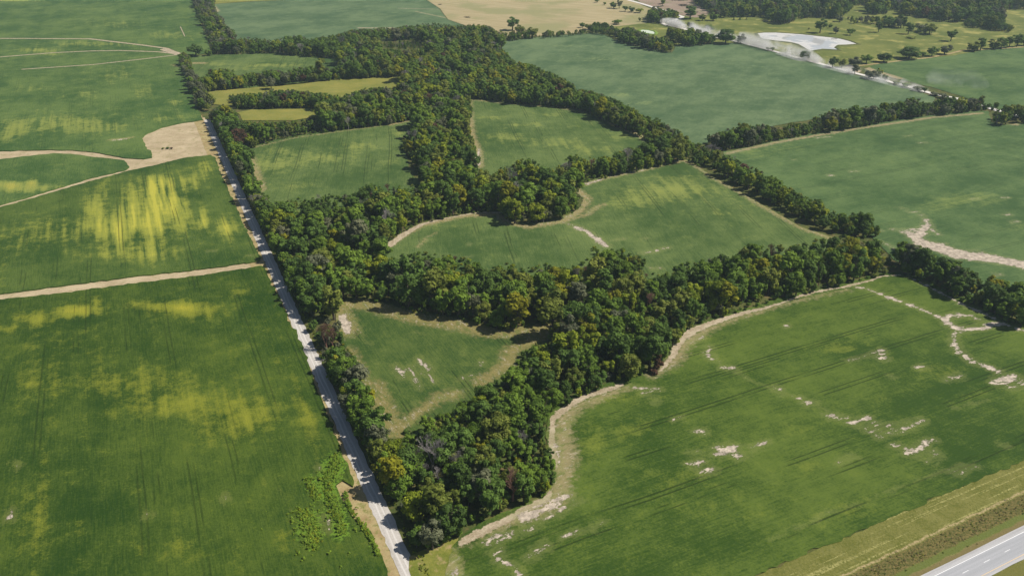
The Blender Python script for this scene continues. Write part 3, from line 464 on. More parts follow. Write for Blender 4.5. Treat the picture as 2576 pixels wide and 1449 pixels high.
# ---------------------------------------------------------------- crown and trunk shapes
def crown_arrays(R0, H, zb, nb, nc, seed, shape='round', size=.62):
    r = np.random.default_rng(seed); cz = (zb + H) / 2; hz = (H - zb) / 2
    B = []
    while len(B) < nb:
        d = r.normal(size=3); d /= np.linalg.norm(d)
        k = r.uniform(.35, 1.0) ** .5
        if shape == 'cone':
            t = r.uniform(0, 1); rr = R0 * (1 - t) * r.uniform(.3, 1); a = r.uniform(0, 6.28)
            c = np.array([math.cos(a) * rr, math.sin(a) * rr, zb + t * (H - zb)]); br = R0 * (.42 - .25 * t)
        else:
            asym = 1 + .22 * math.sin(3 * math.atan2(d[1], d[0]) + seed) + .12 * math.sin(5 * math.atan2(d[1], d[0]) + 2.3 * seed)
            br = R0 * r.uniform(.20, .40)
            c = np.array([d[0] * (R0 - br * .7) * k * asym, d[1] * (R0 - br * .7) * k * asym, cz + d[2] * (hz - br * .8) * k])
            if shape == 'top' and c[2] < cz - .2 * hz and r.random() < .6: continue
        B.append((c, br, r.uniform(0, 1), r.uniform(.7, 1.15)))
    tot = sum(b[1] ** 2 for b in B); V = []; CL = []
    for c, br, val, sq in B:
        n = int(nc * br ** 2 / tot)
        d = r.normal(size=(n, 3)); d /= np.linalg.norm(d, axis=1)[:, None]
        d[:, 2] = np.where(d[:, 2] < -.45, -d[:, 2], d[:, 2])
        # small twig bumps so that one limb's foliage is itself uneven
        bump = 1 + .18 * np.sin(d[:, 0] * 7 + seed) * np.sin(d[:, 1] * 6 + 2 * seed) + .14 * np.sin(d[:, 2] * 9 + val * 9)
        p = c + d * br * (bump * r.uniform(.72, 1.1, n))[:, None] * np.array([1, 1, sq])
        nrm = d * 1.0 + r.normal(0, .30, (n, 3)) + np.array([0, 0, .25]); nrm /= np.linalg.norm(nrm, axis=1)[:, None]
        t = np.cross(nrm, r.normal(size=(n, 3))); t /= np.linalg.norm(t, axis=1)[:, None]; b = np.cross(nrm, t)
        s = size * r.uniform(.55, 1.25, (n, 1)); e = s * r.uniform(.5, .9, (n, 1))
        q = np.stack([p - t * s, p - b * e + nrm * .1 * s, p + t * s, p + b * e - nrm * .12 * s], axis=1)
        V.append(q.reshape(-1, 3)); CL.append(np.clip(val * .7 + r.uniform(0, .3, n), 0, 1))
    V = np.vstack(V); CL = np.concatenate(CL); F = np.arange(len(V)).reshape(-1, 4); return V, F, CL
def mesh_np(name, V, F, mats, clump=None, fm=None):
    me = bpy.data.meshes.new(name); me.from_pydata(V.tolist() if hasattr(V, 'tolist') else V, [], F.tolist() if hasattr(F, 'tolist') else F)
    for m in mats: me.materials.append(m)
    if clump is not None:
        at = me.attributes.new('clump', 'FLOAT', 'FACE'); a = np.zeros(len(me.polygons), np.float32); a[:len(clump)] = clump; at.data.foreach_set('value', a)
    if fm is not None: me.polygons.foreach_set('material_index', fm)
    me.update(); return me
def tube(V, F, a, b, ra, rb, ns=5):
    a = np.array(a, float); b = np.array(b, float); d = b - a; L = np.linalg.norm(d); d /= max(L, 1e-6)
    u = np.cross(d, (0.3, .9, .2)); u /= np.linalg.norm(u); w_ = np.cross(d, u); k = len(V)
    for i in range(ns):
        t = 6.2832 * i / ns; o = u * math.cos(t) + w_ * math.sin(t); V.append(tuple(a + o * ra)); V.append(tuple(b + o * rb))
    for i in range(ns):
        j = (i + 1) % ns; F.append((k + 2 * i, k + 2 * j, k + 2 * j + 1, k + 2 * i + 1))
def trunk_arrays(H, R0, zb, seed):
    r = random.Random(seed); V = []; F = []; tr = .022 * H + .1
    p = (0, 0, -.3); top = (r.uniform(-.4, .4), r.uniform(-.4, .4), H * .45)
    tube(V, F, p, top, tr * 1.25, tr * .7, 7); tube(V, F, top, (top[0] * 2, top[1] * 1.5, H * .8), tr * .7, tr * .15, 6)
    for i in range(7):
        a = r.uniform(0, 6.28); z0 = H * r.uniform(.22, .6); L = R0 * r.uniform(.5, .85)
        m = (math.cos(a) * L * .55, math.sin(a) * L * .55, z0 + L * .35); e = (math.cos(a + .3) * L, math.sin(a + .3) * L, z0 + L * .9)
        tube(V, F, (top[0] * z0 / H, top[1] * z0 / H, z0), m, tr * .42, tr * .25, 5); tube(V, F, m, e, tr * .25, tr * .06, 5)
    return V, F
def bare_arrays(H, spread, seed, depth=6, thin=1.0):
    r = random.Random(seed); V = []; F = []
    def grow(p, d, L, rad, k):
        q = [p[i] + d[i] * L for i in range(3)]; tube(V, F, p, q, rad, rad * .68, 5 if k > 2 else 3)
        if k == 0: return
        for i in range(3 if k > 1 else 4):
            a = r.uniform(0, 6.28); s = r.uniform(.3, .72) * spread
            n = Vector(d) + Vector((math.cos(a) * s, math.sin(a) * s, r.uniform(.05, .4))); n.normalize()
            grow(q, tuple(n), L * r.uniform(.62, .86), rad * .62, k - 1)
    grow((0, 0, -.2), (r.uniform(-.06, .06), r.uniform(-.06, .06), 1), H * .30, .022 * H * thin + .06, depth)
    V = np.array(V); V *= H / V[:, 2].max(); return V, F
# name, radius, height, base, blobs, leaves, shape
SHAPES = [(5.6, 15, 1.6, 26, 2500, 'round', 0), (4.9, 17, 1.8, 24, 2400, 'round', 1), (6.4, 14.5, 1.5, 32, 2900, 'round', 2), (5.2, 16, 2.2, 20, 2300, 'top', 3), (4.2, 13, 1.0, 18, 1800, 'round', 4), (6.0, 17.5, 2.2, 28, 2700, 'top', 5)]
SHR = (2.6, 4.2, .1, 11, 620, 'round', 9); CED = (2.1, 8.5, .3, 26, 900, 'cone', 11)
ALLS = SHAPES + [SHR, CED]
CA = [crown_arrays(s[0], s[1], s[2], s[3], s[4], s[6] + 3, s[5], .58 if i < 6 else .42) for i, s in enumerate(ALLS)]
TA = [trunk_arrays(s[1], s[0], s[2], i) for i, s in enumerate(ALLS)]
CROWN = {}; 
def crown_me(s, c):
    if (s, c) not in CROWN: CROWN[s, c] = mesh_np('crown', CA[s][0], CA[s][1], [LEAF[c]], CA[s][2])
    return CROWN[s, c]
TRUNK = [mesh_np('trunk', t[0], t[1], [M_bark]) for t in TA]
BARE = [bare_arrays(15, 1.0, k, 6) for k in range(3)]
BAREME = {}
def bare_me(k, m):
    if (k, m.name) not in BAREME: BAREME[k, m.name] = mesh_np('bare_branches', BARE[k][0], BARE[k][1], [m])
    return BAREME[k, m.name]
# ---------------------------------------------------------------- the woods: outlines, walked over on a jittered grid
W_main = T(1, [(1590, 410), (1600, 280), (1800, 280), (1950, 280), (2060, 300), (2160, 265), (2250, 260), (2350, 285), (2576, 245)]) + T(2, [(100, 215), (290, 205), (420, 200), (560, 180), (700, 170), (850, 190), (1000, 180), (1120, 190), (1170, 225), (1240, 240), (1380, 215), (1470, 225), (1480, 285), (1330, 305), (1180, 325), (1230, 370), (1320, 460), (1440, 480), (1560, 530), (1640, 570), (1740, 610), (1770, 670), (1880, 670), (2010, 720), (2090, 750), (2200, 800), (2230, 850), (2400, 890), (2520, 970), (2576, 980)]) \
    + T(3, [(60, 1060), (180, 1090), (300, 1140), (200, 1230), (110, 1260), (50, 1220)]) + T(2, [(2576, 1210), (2550, 1220), (2450, 1250), (2250, 1290), (2130, 1320), (2000, 1340), (1900, 1360), (1760, 1390), (1745, 1448)]) + T(5, [(1840, 40), (1810, 130), (1750, 170), (1650, 200), (1500, 235), (1400, 242), (1300, 235), (1230, 200), (1200, 150), (1040, 150), (900, 175), (750, 205), (620, 235), (500, 285), (400, 355), (320, 405), (340, 440), (480, 460), (600, 440), (700, 460), (790, 470), (830, 420), (900, 470), (960, 500), (1010, 520), (1080, 550), (1180, 540), (1290, 520), (1340, 560), (1470, 560), (1520, 510), (1590, 545), (1700, 550), (1850, 510), (1870, 420), (1910, 390), (1980, 440), (2060, 420), (2200, 420), (2290, 500), (2300, 570), (2420, 620), (2500, 560), (2530, 520)]) \
    + T(6, [(0, 510), (70, 520), (200, 490), (240, 470), (300, 455), (360, 500), (400, 470), (450, 400), (560, 385), (700, 410), (790, 370), (850, 370), (900, 380), (1000, 340), (1090, 330), (1130, 300), (1220, 330), (1490, 330), (1480, 400), (1550, 430), (1610, 490), (1600, 560), (1590, 622), (1500, 637), (1350, 665), (1200, 695), (1000, 745), (850, 785), (730, 815), (600, 865), (480, 885), (350, 925), (200, 975), (60, 1035), (0, 1050)]) \
    + T(5, [(2576, 1060), (2540, 1130), (2500, 1190), (2480, 1250), (2420, 1300), (2380, 1350), (2250, 1390), (2130, 1440)]) + T(8, [(2050, -5), (1900, 55), (1800, 105), (1700, 165), (1620, 195), (1580, 220), (1590, 300), (1570, 380), (1570, 480), (1590, 560), (1610, 700), (1600, 770), (1550, 840), (1440, 880), (1300, 945), (1150, 1010), (980, 1075), (900, 1150), (750, 1205), (650, 1265), (540, 1285)]) \
    + [(1022, 1365), (1009, 1338), (992, 1305), (982, 1272), (969, 1229), (962, 1195)] + T(8, [(290, 620), (330, 480), (400, 400), (460, 340), (550, 310), (600, 340), (630, 240), (680, 220), (730, 200), (800, 170), (900, 150), (940, 60), (1000, 40), (1010, 100), (1080, 20), (1080, 0)]) + T(5, [(1090, 1440), (1130, 1390), (1240, 1420), (1250, 1340), (1320, 1290), (1350, 1200), (1450, 1130), (1560, 1060), (1680, 985), (1740, 962), (1600, 985), (1400, 1015), (1180, 1055), (1000, 985), (850, 955), (600, 915), (350, 855), (200, 812), (60, 800), (0, 818)]) \
    + [(850, 765), (845, 800), (790, 805), (773, 813), (757, 799), (741, 763), (731, 729), (708, 699), (698, 669), (678, 616), (655, 583), (638, 549), (625, 513), (612, 483), (604, 470), (592, 443), (577, 410), (566, 383), (552, 360), (538, 317), (524, 290)] \
    + T(1, [(1600, 820), (1680, 780), (1790, 840), (1850, 885), (1990, 880), (2050, 850), (2150, 850), (2250, 880), (2380, 850), (2400, 835), (2100, 835), (1900, 838), (1800, 838), (1740, 770), (1690, 700), (1850, 670), (1930, 690), (2070, 650), (2170, 660), (2330, 680), (2420, 690), (2576, 715)]) + T(2, [(60, 690), (200, 640), (280, 630), (400, 660), (440, 640), (430, 585), (0, 608)]) \
    + T(1, [(2300, 632), (2100, 650), (1900, 670), (1700, 690), (1590, 692), (1500, 690), (1480, 600), (1560, 560), (1575, 520), (1720, 510), (1760, 560), (1900, 540), (2060, 520), (2170, 540), (2200, 510), (2440, 480), (2500, 520), (2576, 445), (2400, 438), (2240, 420), (2060, 400), (1800, 410)])
H_B = T(2, [(625, 1347), (590, 1335), (555, 1245), (520, 1195), (445, 1110), (455, 1050), (480, 1010), (545, 935), (550, 905), (500, 908), (380, 938), (170, 962), (0, 983)]) + T(1, [(2400, 1008), (2250, 1028), (2100, 1058), (1960, 1098), (1870, 1130), (1860, 1200), (1900, 1300), (1920, 1400), (1940, 1448)]) + [(670, 485), (690, 502)] + T(2, [(0, 1448), (70, 1440), (150, 1415), (200, 1378), (260, 1365), (300, 1400), (440, 1395), (560, 1385)])
H_C = T(2, [(975, 745), (970, 790), (960, 950), (990, 1040), (1025, 1120), (1015, 1180), (1000, 1240), (1050, 1270), (1150, 1280), (1270, 1240), (1300, 1200), (1400, 1190), (1500, 1200), (1510, 1240), (1680, 1240), (1690, 1200), (1760, 1150), (1800, 1180), (1880, 1180), (2000, 1150), (2100, 1140), (2180, 1090), (2230, 1110), (2330, 1075), (2200, 1010), (2100, 970), (1950, 900), (1850, 850), (1720, 815), (1600, 808), (1500, 800), (1400, 793), (1250, 778), (1100, 752)])
H_cedar = T(2, [(280, 310), (480, 300), (600, 320), (650, 350), (480, 372), (380, 360), (290, 345)])
W_north = T(1, [(1460, -40), (1450, 0), (1485, 130), (1530, 190), (1575, 290), (1600, 380), (1800, 285), (1720, 200), (1612, 60), (1630, -40)])
W_nw = T(1, [(1345, 400), (1420, 400), (1450, 520), (1520, 600), (1560, 690), (1600, 720), (1615, 780), (1580, 835), (1490, 835), (1470, 720), (1430, 680), (1415, 590), (1360, 500)])
W_road = T(5, [(0, 1150), (40, 1180), (100, 1240), (140, 1400), (170, 1448)]) + T(8, [(210, 60), (215, 130), (300, 220), (370, 330), (380, 400), (320, 480), (330, 640), (180, 640), (140, 560), (80, 330), (0, 150)]) + [(835, 965), (812, 935), (812, 896), (835, 880)]
W_diag = T(3, [(180, 1090), (250, 1130), (310, 1170), (400, 1180), (470, 1240), (560, 1270), (600, 1310), (700, 1340), (740, 1400), (820, 1400)]) + T(6, [(830, -10), (920, 25), (1010, 55), (1090, 115), (1150, 150), (1250, 165), (1340, 155), (1420, 180), (1430, 220), (1490, 280), (1500, 340), (1220, 345), (1110, 300), (1080, 285), (950, 225), (850, 185), (740, 115), (640, 75), (540, 0)]) + T(3, [(400, 1390), (260, 1300), (150, 1240), (60, 1190)])
W_east = T(6, [(1610, 500), (1620, 385), (1700, 350), (1750, 390), (1820, 420), (1850, 440), (1950, 470), (2000, 500), (2100, 520), (2160, 560), (2180, 620), (2250, 650), (2330, 620), (2400, 660), (2500, 670), (2700, 780), (2700, 1090), (2576, 1035), (2450, 985), (2350, 925), (2200, 865), (2100, 815), (1950, 755), (1850, 695), (1720, 636), (1640, 615)])
W_cross = T(3, [(180, 1050), (200, 990), (260, 1000), (340, 970), (420, 960), (460, 930), (560, 940), (620, 930), (700, 950), (770, 955), (800, 910), (860, 930), (950, 930), (1010, 860), (1100, 850), (1150, 820), (1250, 820), (1350, 800), (1450, 800), (1530, 770), (1620, 780), (1700, 740), (1800, 740), (1850, 780), (1940, 750), (2000, 720), (2100, 740), (2200, 740), (2260, 730), (2290, 770), (2300, 835), (2180, 842), (2000, 862), (1800, 880), (1600, 910), (1400, 950), (1200, 980), (1000, 1008), (850, 1036), (700, 1060), (500, 1108), (330, 1133), (200, 1110)])
W_cross2 = T(3, [(2320, 770), (2400, 745), (2400, 820), (2440, 800), (2576, 800), (2700, 790), (2700, 990), (2576, 940), (2480, 905), (2440, 950), (2330, 945), (2330, 890), (2380, 850), (2290, 840)])
W_far = T(3, [(60, -60), (80, 10), (150, 60), (200, 80), (240, 132), (630, 130), (640, 165), (800, 188), (850, 150), (980, 132), (1160, 142), (1200, 130), (1250, 100), (1290, 45), (1390, 30), (1400, 108), (1540, 112), (1580, 70), (1680, 118), (1830, 138), (1900, 160), (2070, 168), (2120, 160), (2130, 205), (2280, 218), (2400, 240), (2500, 250), (2510, 200), (2430, 170), (2420, 120), (2440, 80), (2700, 60), (2700, -60)])
W_band = T(3, [(1180, 130), (1290, 110), (1370, 120), (1500, 120), (1560, 130), (1670, 120), (1700, 180), (1900, 190), (1900, 262), (1800, 255), (1640, 215), (1400, 185), (1180, 165)])
W_farm = Z7([(640, 200), (760, 150), (860, 150), (1000, 180), (1230, 200), (1240, 260), (1180, 400), (900, 440), (860, 460), (620, 410)])
W_farm2 = Z7([(0, 520), (60, 520), (90, 600), (160, 540), (330, 520), (400, 600), (560, 590), (700, 660), (850, 700), (1080, 760), (1130, 900), (1080, 1005), (900, 985), (600, 930), (400, 880), (30, 780), (0, 720)])
W_farm3 = Z7([(1010, 560), (1100, 530), (1300, 560), (1560, 530), (1600, 600), (1780, 610), (1900, 640), (1880, 840), (1420, 880), (1100, 820), (1000, 700)])
W_hedgeN = T(2, [(1480, 270), (1560, 235), (1700, 230), (1880, 215), (1900, 170), (2000, 175), (2100, 225), (2080, 290), (1980, 265), (1880, 258), (1600, 285), (1480, 292)])
GOLD = [(1845, 700, 80, .5), (1790, 740, 60, .4), (1120, 370, 70, .5), (1330, 430, 60, .35), (1580, 400, 60, .55), (1940, 650, 40, .6), (1165, 660, 24, .8), (1410, 680, 40, .4), (1480, 830, 60, .5), (1300, 470, 50, .3), (985, 1140, 30, .7), (1000, 200, 50, .35), (1220, 205, 60, .3), (2130, 640, 70, .45), (1240, 130, 25, .6), (1000, 320, 80, .2), (780, 760, 60, .3), (1560, 760, 60, .35), (1050, 180, 80, .3), (1200, 460, 80, .3), (1100, 850, 10, .5), (1290, 165, 30, .6)]
CTR = [0]
def colour_at(px, py, r):
    g = 0
    for gx, gy, rr, a in GOLD: g += a * math.exp(-((px - gx) ** 2 + ((py - gy) * 1.4) ** 2) / rr ** 2)
    u = r.random()
    if u < g * .75: return 3 if r.random() < .72 else 4
    u = r.random()
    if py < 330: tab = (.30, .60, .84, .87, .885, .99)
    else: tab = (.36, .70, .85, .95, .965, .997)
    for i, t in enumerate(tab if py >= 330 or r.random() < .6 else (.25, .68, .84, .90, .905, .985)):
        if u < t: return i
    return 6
def plant(poly, sp, hs, region, yr=(-999, 9999), shapes=(0, 1, 2, 3, 4, 5), exclude=(), edge=.8, r=random.Random(3), grey=0, top=.86):
    poly = np.array([p[:2] for p in poly]); lo = poly.min(0); hi = poly.max(0) + (0, 30)
    cs = gnds([(lo[0], lo[1]), (hi[0], lo[1]), (hi[0], hi[1]), (lo[0], hi[1])]); a = cs.min(0); b = cs.max(0)
    out = []; j = 0; y = a[1]
    while y < b[1]:
        x = a[0] + (sp / 2 if j % 2 else 0)
        while x < b[0]:
            out.append((x + r.uniform(-.36, .36) * sp, y + r.uniform(-.36, .36) * sp)); x += sp
        y += sp * .9; j += 1
    P = np.array(out); n = len(P); sh = np.array([r.choice(shapes) for _ in range(n)]); sc = np.array([hs * r.choice((r.uniform(.5, .8), r.uniform(.8, 1.15), r.uniform(.9, 1.38))) for _ in range(n)])
    hh = np.array([ALLS[s][1] for s in sh]) * sc; rr = np.array([ALLS[s][0] for s in sh]) * sc
    bx, by = proj(P[:, 0], P[:, 1], 1.0); tx, ty = proj(P[:, 0], P[:, 1], hh * top)
    k = FPX / (P[:, 1] * cp + CAMH * sp)
    ok = inside(np.column_stack([bx, by]), poly) & inside(np.column_stack([tx, ty]), poly)
    m1 = inside(np.column_stack([tx - rr * k * edge, (ty + by) / 2]), poly); m2 = inside(np.column_stack([tx + rr * k * edge, (ty + by) / 2]), poly)
    ok &= m1 & m2 & (by > yr[0]) & (by <= yr[1])
    for e in exclude:
        e = np.array([p[:2] for p in e]); ok &= ~inside(np.column_stack([tx, ty * .6 + by * .4]), e) & ~inside(np.column_stack([bx, by]), e) & ~inside(np.column_stack([tx, ty]), e) & ~inside(np.column_stack([tx, ty * .3 + by * .7]), e) & ~inside(np.column_stack([tx, ty * .8 + by * .2]), e)
    res = []
    for i in np.nonzero(ok)[0]:
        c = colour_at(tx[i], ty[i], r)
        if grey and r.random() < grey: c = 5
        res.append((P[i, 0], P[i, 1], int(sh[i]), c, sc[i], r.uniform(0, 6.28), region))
    return res
FILL = (6,)
TR = []
S_1 = T(1, [(1590, 690), (1900, 655), (2100, 635), (2300, 615), (2576, 605)]) + T(2, [(0, 600), (435, 578), (425, 655), (280, 650), (200, 655), (60, 700), (0, 705)]) + T(1, [(2420, 695), (2330, 684), (2170, 668), (2070, 664), (1930, 698), (1850, 690), (1700, 712), (1640, 778), (1600, 773)])
S_2 = T(1, [(1750, 815), (1900, 818), (2380, 812), (2425, 850), (2260, 900), (2000, 905), (1820, 905)])
holes = [H_B, H_C, H_cedar, S_1, S_2]
TR += plant(W_main, 8.2, .92, 'main', exclude=holes, edge=.8, yr=(960, 9999), top=.98)
TR += plant(W_main, 10.0, 1.12, 'main', exclude=holes, edge=.95, yr=(420, 960), top=1.02)
TR += plant(W_main, 10.4, 1.15, 'main', exclude=holes, edge=1.0, yr=(-99, 420), top=1.05)
TR += plant(W_main, 6.2, .82, 'main', shapes=(0, 4, 1), exclude=holes, edge=.45, yr=(170, 330), top=1.0)
TR += plant(W_main, 5.2, .62, 'main', shapes=(4, 6), exclude=holes, edge=.6, top=1.0)
TR += plant(W_north, 8, .85, 'north', edge=.4, grey=.35); TR += plant(W_nw, 8, .8, 'northwest', edge=.3, grey=.3)
TR += plant(W_road, 6.6, 1.0, 'road', edge=.3); W_dead = [(775, 815), (850, 800), (862, 840), (880, 885), (870, 900), (815, 905), (800, 870)]
TR += plant(W_dead, 4.4, .62, 'road', shapes=(4, 6), edge=0, top=.6, grey=.35)
TR += plant(W_road, 4.2, .6, 'road', shapes=(4, 6), edge=.0)
TR += plant(W_diag, 8.5, 1.0, 'diagonal', edge=.35); TR += plant(W_diag, 5, .6, 'diagonal', shapes=(4, 6), edge=.0, top=.8)
TR += plant(W_east, 8.6, 1.05, 'east', edge=.4); TR += plant(W_east, 5, .62, 'east', shapes=(4, 6), edge=.0, top=.8)
TR += plant(W_cross, 9.5, 1.2, 'cross', edge=.35, grey=.12); TR += plant(W_cross, 5, .66, 'cross', shapes=(4, 6), edge=.0, grey=.1)
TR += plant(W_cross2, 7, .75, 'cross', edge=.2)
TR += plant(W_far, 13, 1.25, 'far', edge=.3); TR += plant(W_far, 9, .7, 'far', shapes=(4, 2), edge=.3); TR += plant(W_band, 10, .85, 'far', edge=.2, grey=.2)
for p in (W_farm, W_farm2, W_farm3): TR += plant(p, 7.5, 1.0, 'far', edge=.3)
TR += plant(W_hedgeN, 7, .62, 'far', edge=.2)
rr_ = random.Random(12)
for i in range(120):                                    # trees lining the gravel road, their shade falls across it
    al = i * 8.6 + rr_.uniform(-2.5, 2.5); p = ROADB + rdir * al + rnor * rr_.uniform(7.2, 10.5); px, py = proj(p[0], p[1])
    if 300 < py < 812 or 900 < py < 1175: TR.append((p[0], p[1], rr_.choice((0, 1, 2, 3, 5)), colour_at(px, py, rr_), rr_.uniform(.72, 1.15), rr_.uniform(0, 6.28), 'road' if py > 850 else 'main'))
CED_T = plant(H_cedar, 6, .8, 'cedar', shapes=(7,), edge=.0)
print('trees', len(TR), 'cedars', len(CED_T))
def near(t): return t[4] * ALLS[t[2]][0] / math.sqrt(t[0] ** 2 + t[1] ** 2 + CAMH ** 2)
def vis(t):
    px, py = proj(t[0], t[1], 6); return -10 < px < 2590 and -10 < py < 1470
# clear room for the bare trees
BARES = [((1088, 1190), 19, 0, M_dead, 'tall bare grey dead tree with forked trunk standing in a gap of the lower wood'), ((1040, 1180), 13, 1, M_dead, 'smaller bare grey dead tree just left of the tall forked dead tree'), ((1062, 1205), 9, 2, M_dead, 'short bare grey dead tree with dense twigs at the foot of the tall dead one'), ((1105, 1222), 9, 1, M_dead, 'low bare grey dead tree right below the tall forked one'),
         ((822, 885), 17, 2, M_deadred, 'wide leafless brownish tree leaning over the gravel road above the roadside row'), ((838, 880), 14, 0, M_deadred, 'leafless reddish twigged tree between the gravel road and the triangular field'), ((1290, 1258), 15, 1, M_deadred, 'bare reddish brown dead tree near the lower right edge of the wood'), ((1340, 972), 12, 0, M_dead, 'pale bare dead tree at the edge of the clearing beside the triangular field'), ((1785, 395), 13, 1, M_dead, 'bare grey tree where the two hedgerows meet'), ((1805, 400), 11, 2, M_dead, 'smaller bare grey tree right of the one at the hedgerow corner')]
HOLE = [(gnd(b[0]), b[1] * .19) for b in BARES] + [(gnd((1649, 925)), 3.5)]
TR = [t for t in TR if all((t[0] - h[0][0]) ** 2 + (t[1] - h[0][1]) ** 2 > h[1] ** 2 for h in HOLE)]
# nothing grows on the roads
def road_d(t): return abs((np.array(t[:2]) - ROADB) @ rnor)
TR = [t for t in TR if (np.array(t[:2]) - ROADB) @ rnor > 5.6 or t[6] in ('north', 'northwest') or t[1] > ROADA[1]]
order = sorted(range(len(TR)), key=lambda i: -near(TR[i]) if vis(TR[i]) and TR[i][2] != 6 else 0)
big = set(order[:286])
def tree(name, s, c, x, y, sc, rz, label, cat, group=None, z=0.0, sz=None):
    e = bpy.data.objects.new(name, None); C.objects.link(e); e.location = (x, y, z); e.rotation_euler = (0, 0, rz); e.scale = (sc, sc, sz or sc); e.empty_display_size = .5
    link('crown', crown_me(s, c), e); link('trunk', TRUNK[s], e); tag(e, label, cat, group); return e
EDGEQ = [('lower', lambda px, py: py > 1000 and px > 950)]
def where(t):
    px, py = proj(t[0], t[1], 0)
    if t[6] == 'road': return 'in the roadside row left of the triangular field', W_road
    if t[6] == 'east': return 'in the hedgerow at the right frame edge', W_east
    if t[6] == 'diagonal': return 'in the slanting hedgerow right of centre', W_diag
    if px < 990 and py < 960:
        return ('in the wood just left of the kidney field' if px > 860 else 'in the wood beside the yellow streaked field' if py < 610 else 'in the wood right of the driveway mouth' if py < 700 else 'in the roadside wood above the leafless tree' if py > 760 else 'in the roadside wood just below the driveway'), W_main
    if py > 1300: return 'at the bottom tip of the nearest wood', W_main
    if py > 1225: return 'below the red twigged tree of the nearest wood' if px > 1200 else 'left in the nearest wood, below the dead trees', W_main
    if py > 1090: return ('left of' if px < 1075 else 'right of' if px < 1230 else 'far right of') + ' the tall forked dead tree', W_main
    if py > 980: return ('below the bottom corner of the triangular field' if px < 1200 else 'at the neck of the nearest wood'), W_main
    if px > 2060: return 'where the middle wood meets the right hedgerow', W_main
    if px > 1900: return 'in the right third of the middle wood', W_main
    if px > 1700: return 'in the yellowish part of the middle wood', W_main
    if py > 880: return 'beside the rusty conifer, right of the triangular field', W_main
    if py > 830: return 'just right of the tip of the triangular field', W_main
    if px < 1120: return 'in the middle wood above the triangle left corner', W_main
    if px < 1300: return 'in the middle wood above the triangular field', W_main
    if px < 1500: return 'in the middle wood above the triangle right tip', W_main
    return 'in the very centre of the middle wood', W_main
def rim(t, poly):
    poly = np.array([q[:2] for q in poly]); px, py = proj(t[0], t[1], 6); k = pxm((px, py)) * 11
    d = [bool(inside(np.array([[px + a * k, py + b * k * .75]]), poly)[0]) for a, b in ((0, 1), (1, 0), (-1, 0), (0, -1.4))]
    for v, w_ in zip(d, ('front edge', 'right edge', 'left edge', 'back edge')):
        if not v: return w_
    return 'inner'
info = {}; byl = {}
for i in sorted(big):
    x, y, s, c, sc, rz, reg = TR[i]; loc, wp = where(TR[i]); rm = rim(TR[i], wp); size = 'tall' if ALLS[s][1] * sc > 15.5 else 'low' if ALLS[s][1] * sc < 11.5 else 'middling'
    key = f'{size} {CNAME[c]} ' + ('tree ' if rm == 'inner' else rm + ' tree ') + loc; byl.setdefault(key, []).append(i)
for key, ids in byl.items():
    P_ = {i: proj(TR[i][0], TR[i][1], 8) for i in ids}; pre = {}
    if len(ids) > 1:
        o_ = sorted(ids, key=lambda i: P_[i][0]); pre[o_[0]] = 'leftmost '; pre[o_[-1]] = 'rightmost '
        m_ = sorted(o_[1:-1], key=lambda i: P_[i][1])
        if len(m_) == 1: pre[m_[0]] = 'central '
        elif len(m_) > 1: pre[m_[0]] = 'farthest '; pre[m_[-1]] = 'nearest '
        if len(m_) == 3: pre[m_[1]] = 'central '
    for i in ids: info[i] = (pre.get(i, '') + key, key.replace(' tree ', ' trees ') if len(ids) > 1 else None)
for i in sorted(big):
    x, y, s, c, sc, rz, reg = TR[i]; tree('broadleaf_tree', s, c, x, y, sc, rz, info[i][0], 'tree', info[i][1])
for (p, h, k, m, lab) in BARES:
    x, y = gnd(p); e = bpy.data.objects.new('dead_tree', None); C.objects.link(e); e.location = (x, y, 0); sc = h / 15; e.scale = (sc * 1.15, sc * 1.15, sc)
    e.rotation_euler = (0, 0, k * 1.3 + h); link('branches', bare_me(k, m), e); V = []; F = []; tube(V, F, (0, 0, -.3), (0.05, 0.05, 4), .62, .42, 8); link('trunk', mesh_np('dead_trunk', V, F, [m]), e); tag(e, lab, 'dead tree')
x, y = gnd((1651, 935)); tree('dying_conifer', 7, 6, x, y, 1.75, .4, 'narrow rusty brown dead conifer at the right edge of the nearest wood', 'dead tree')
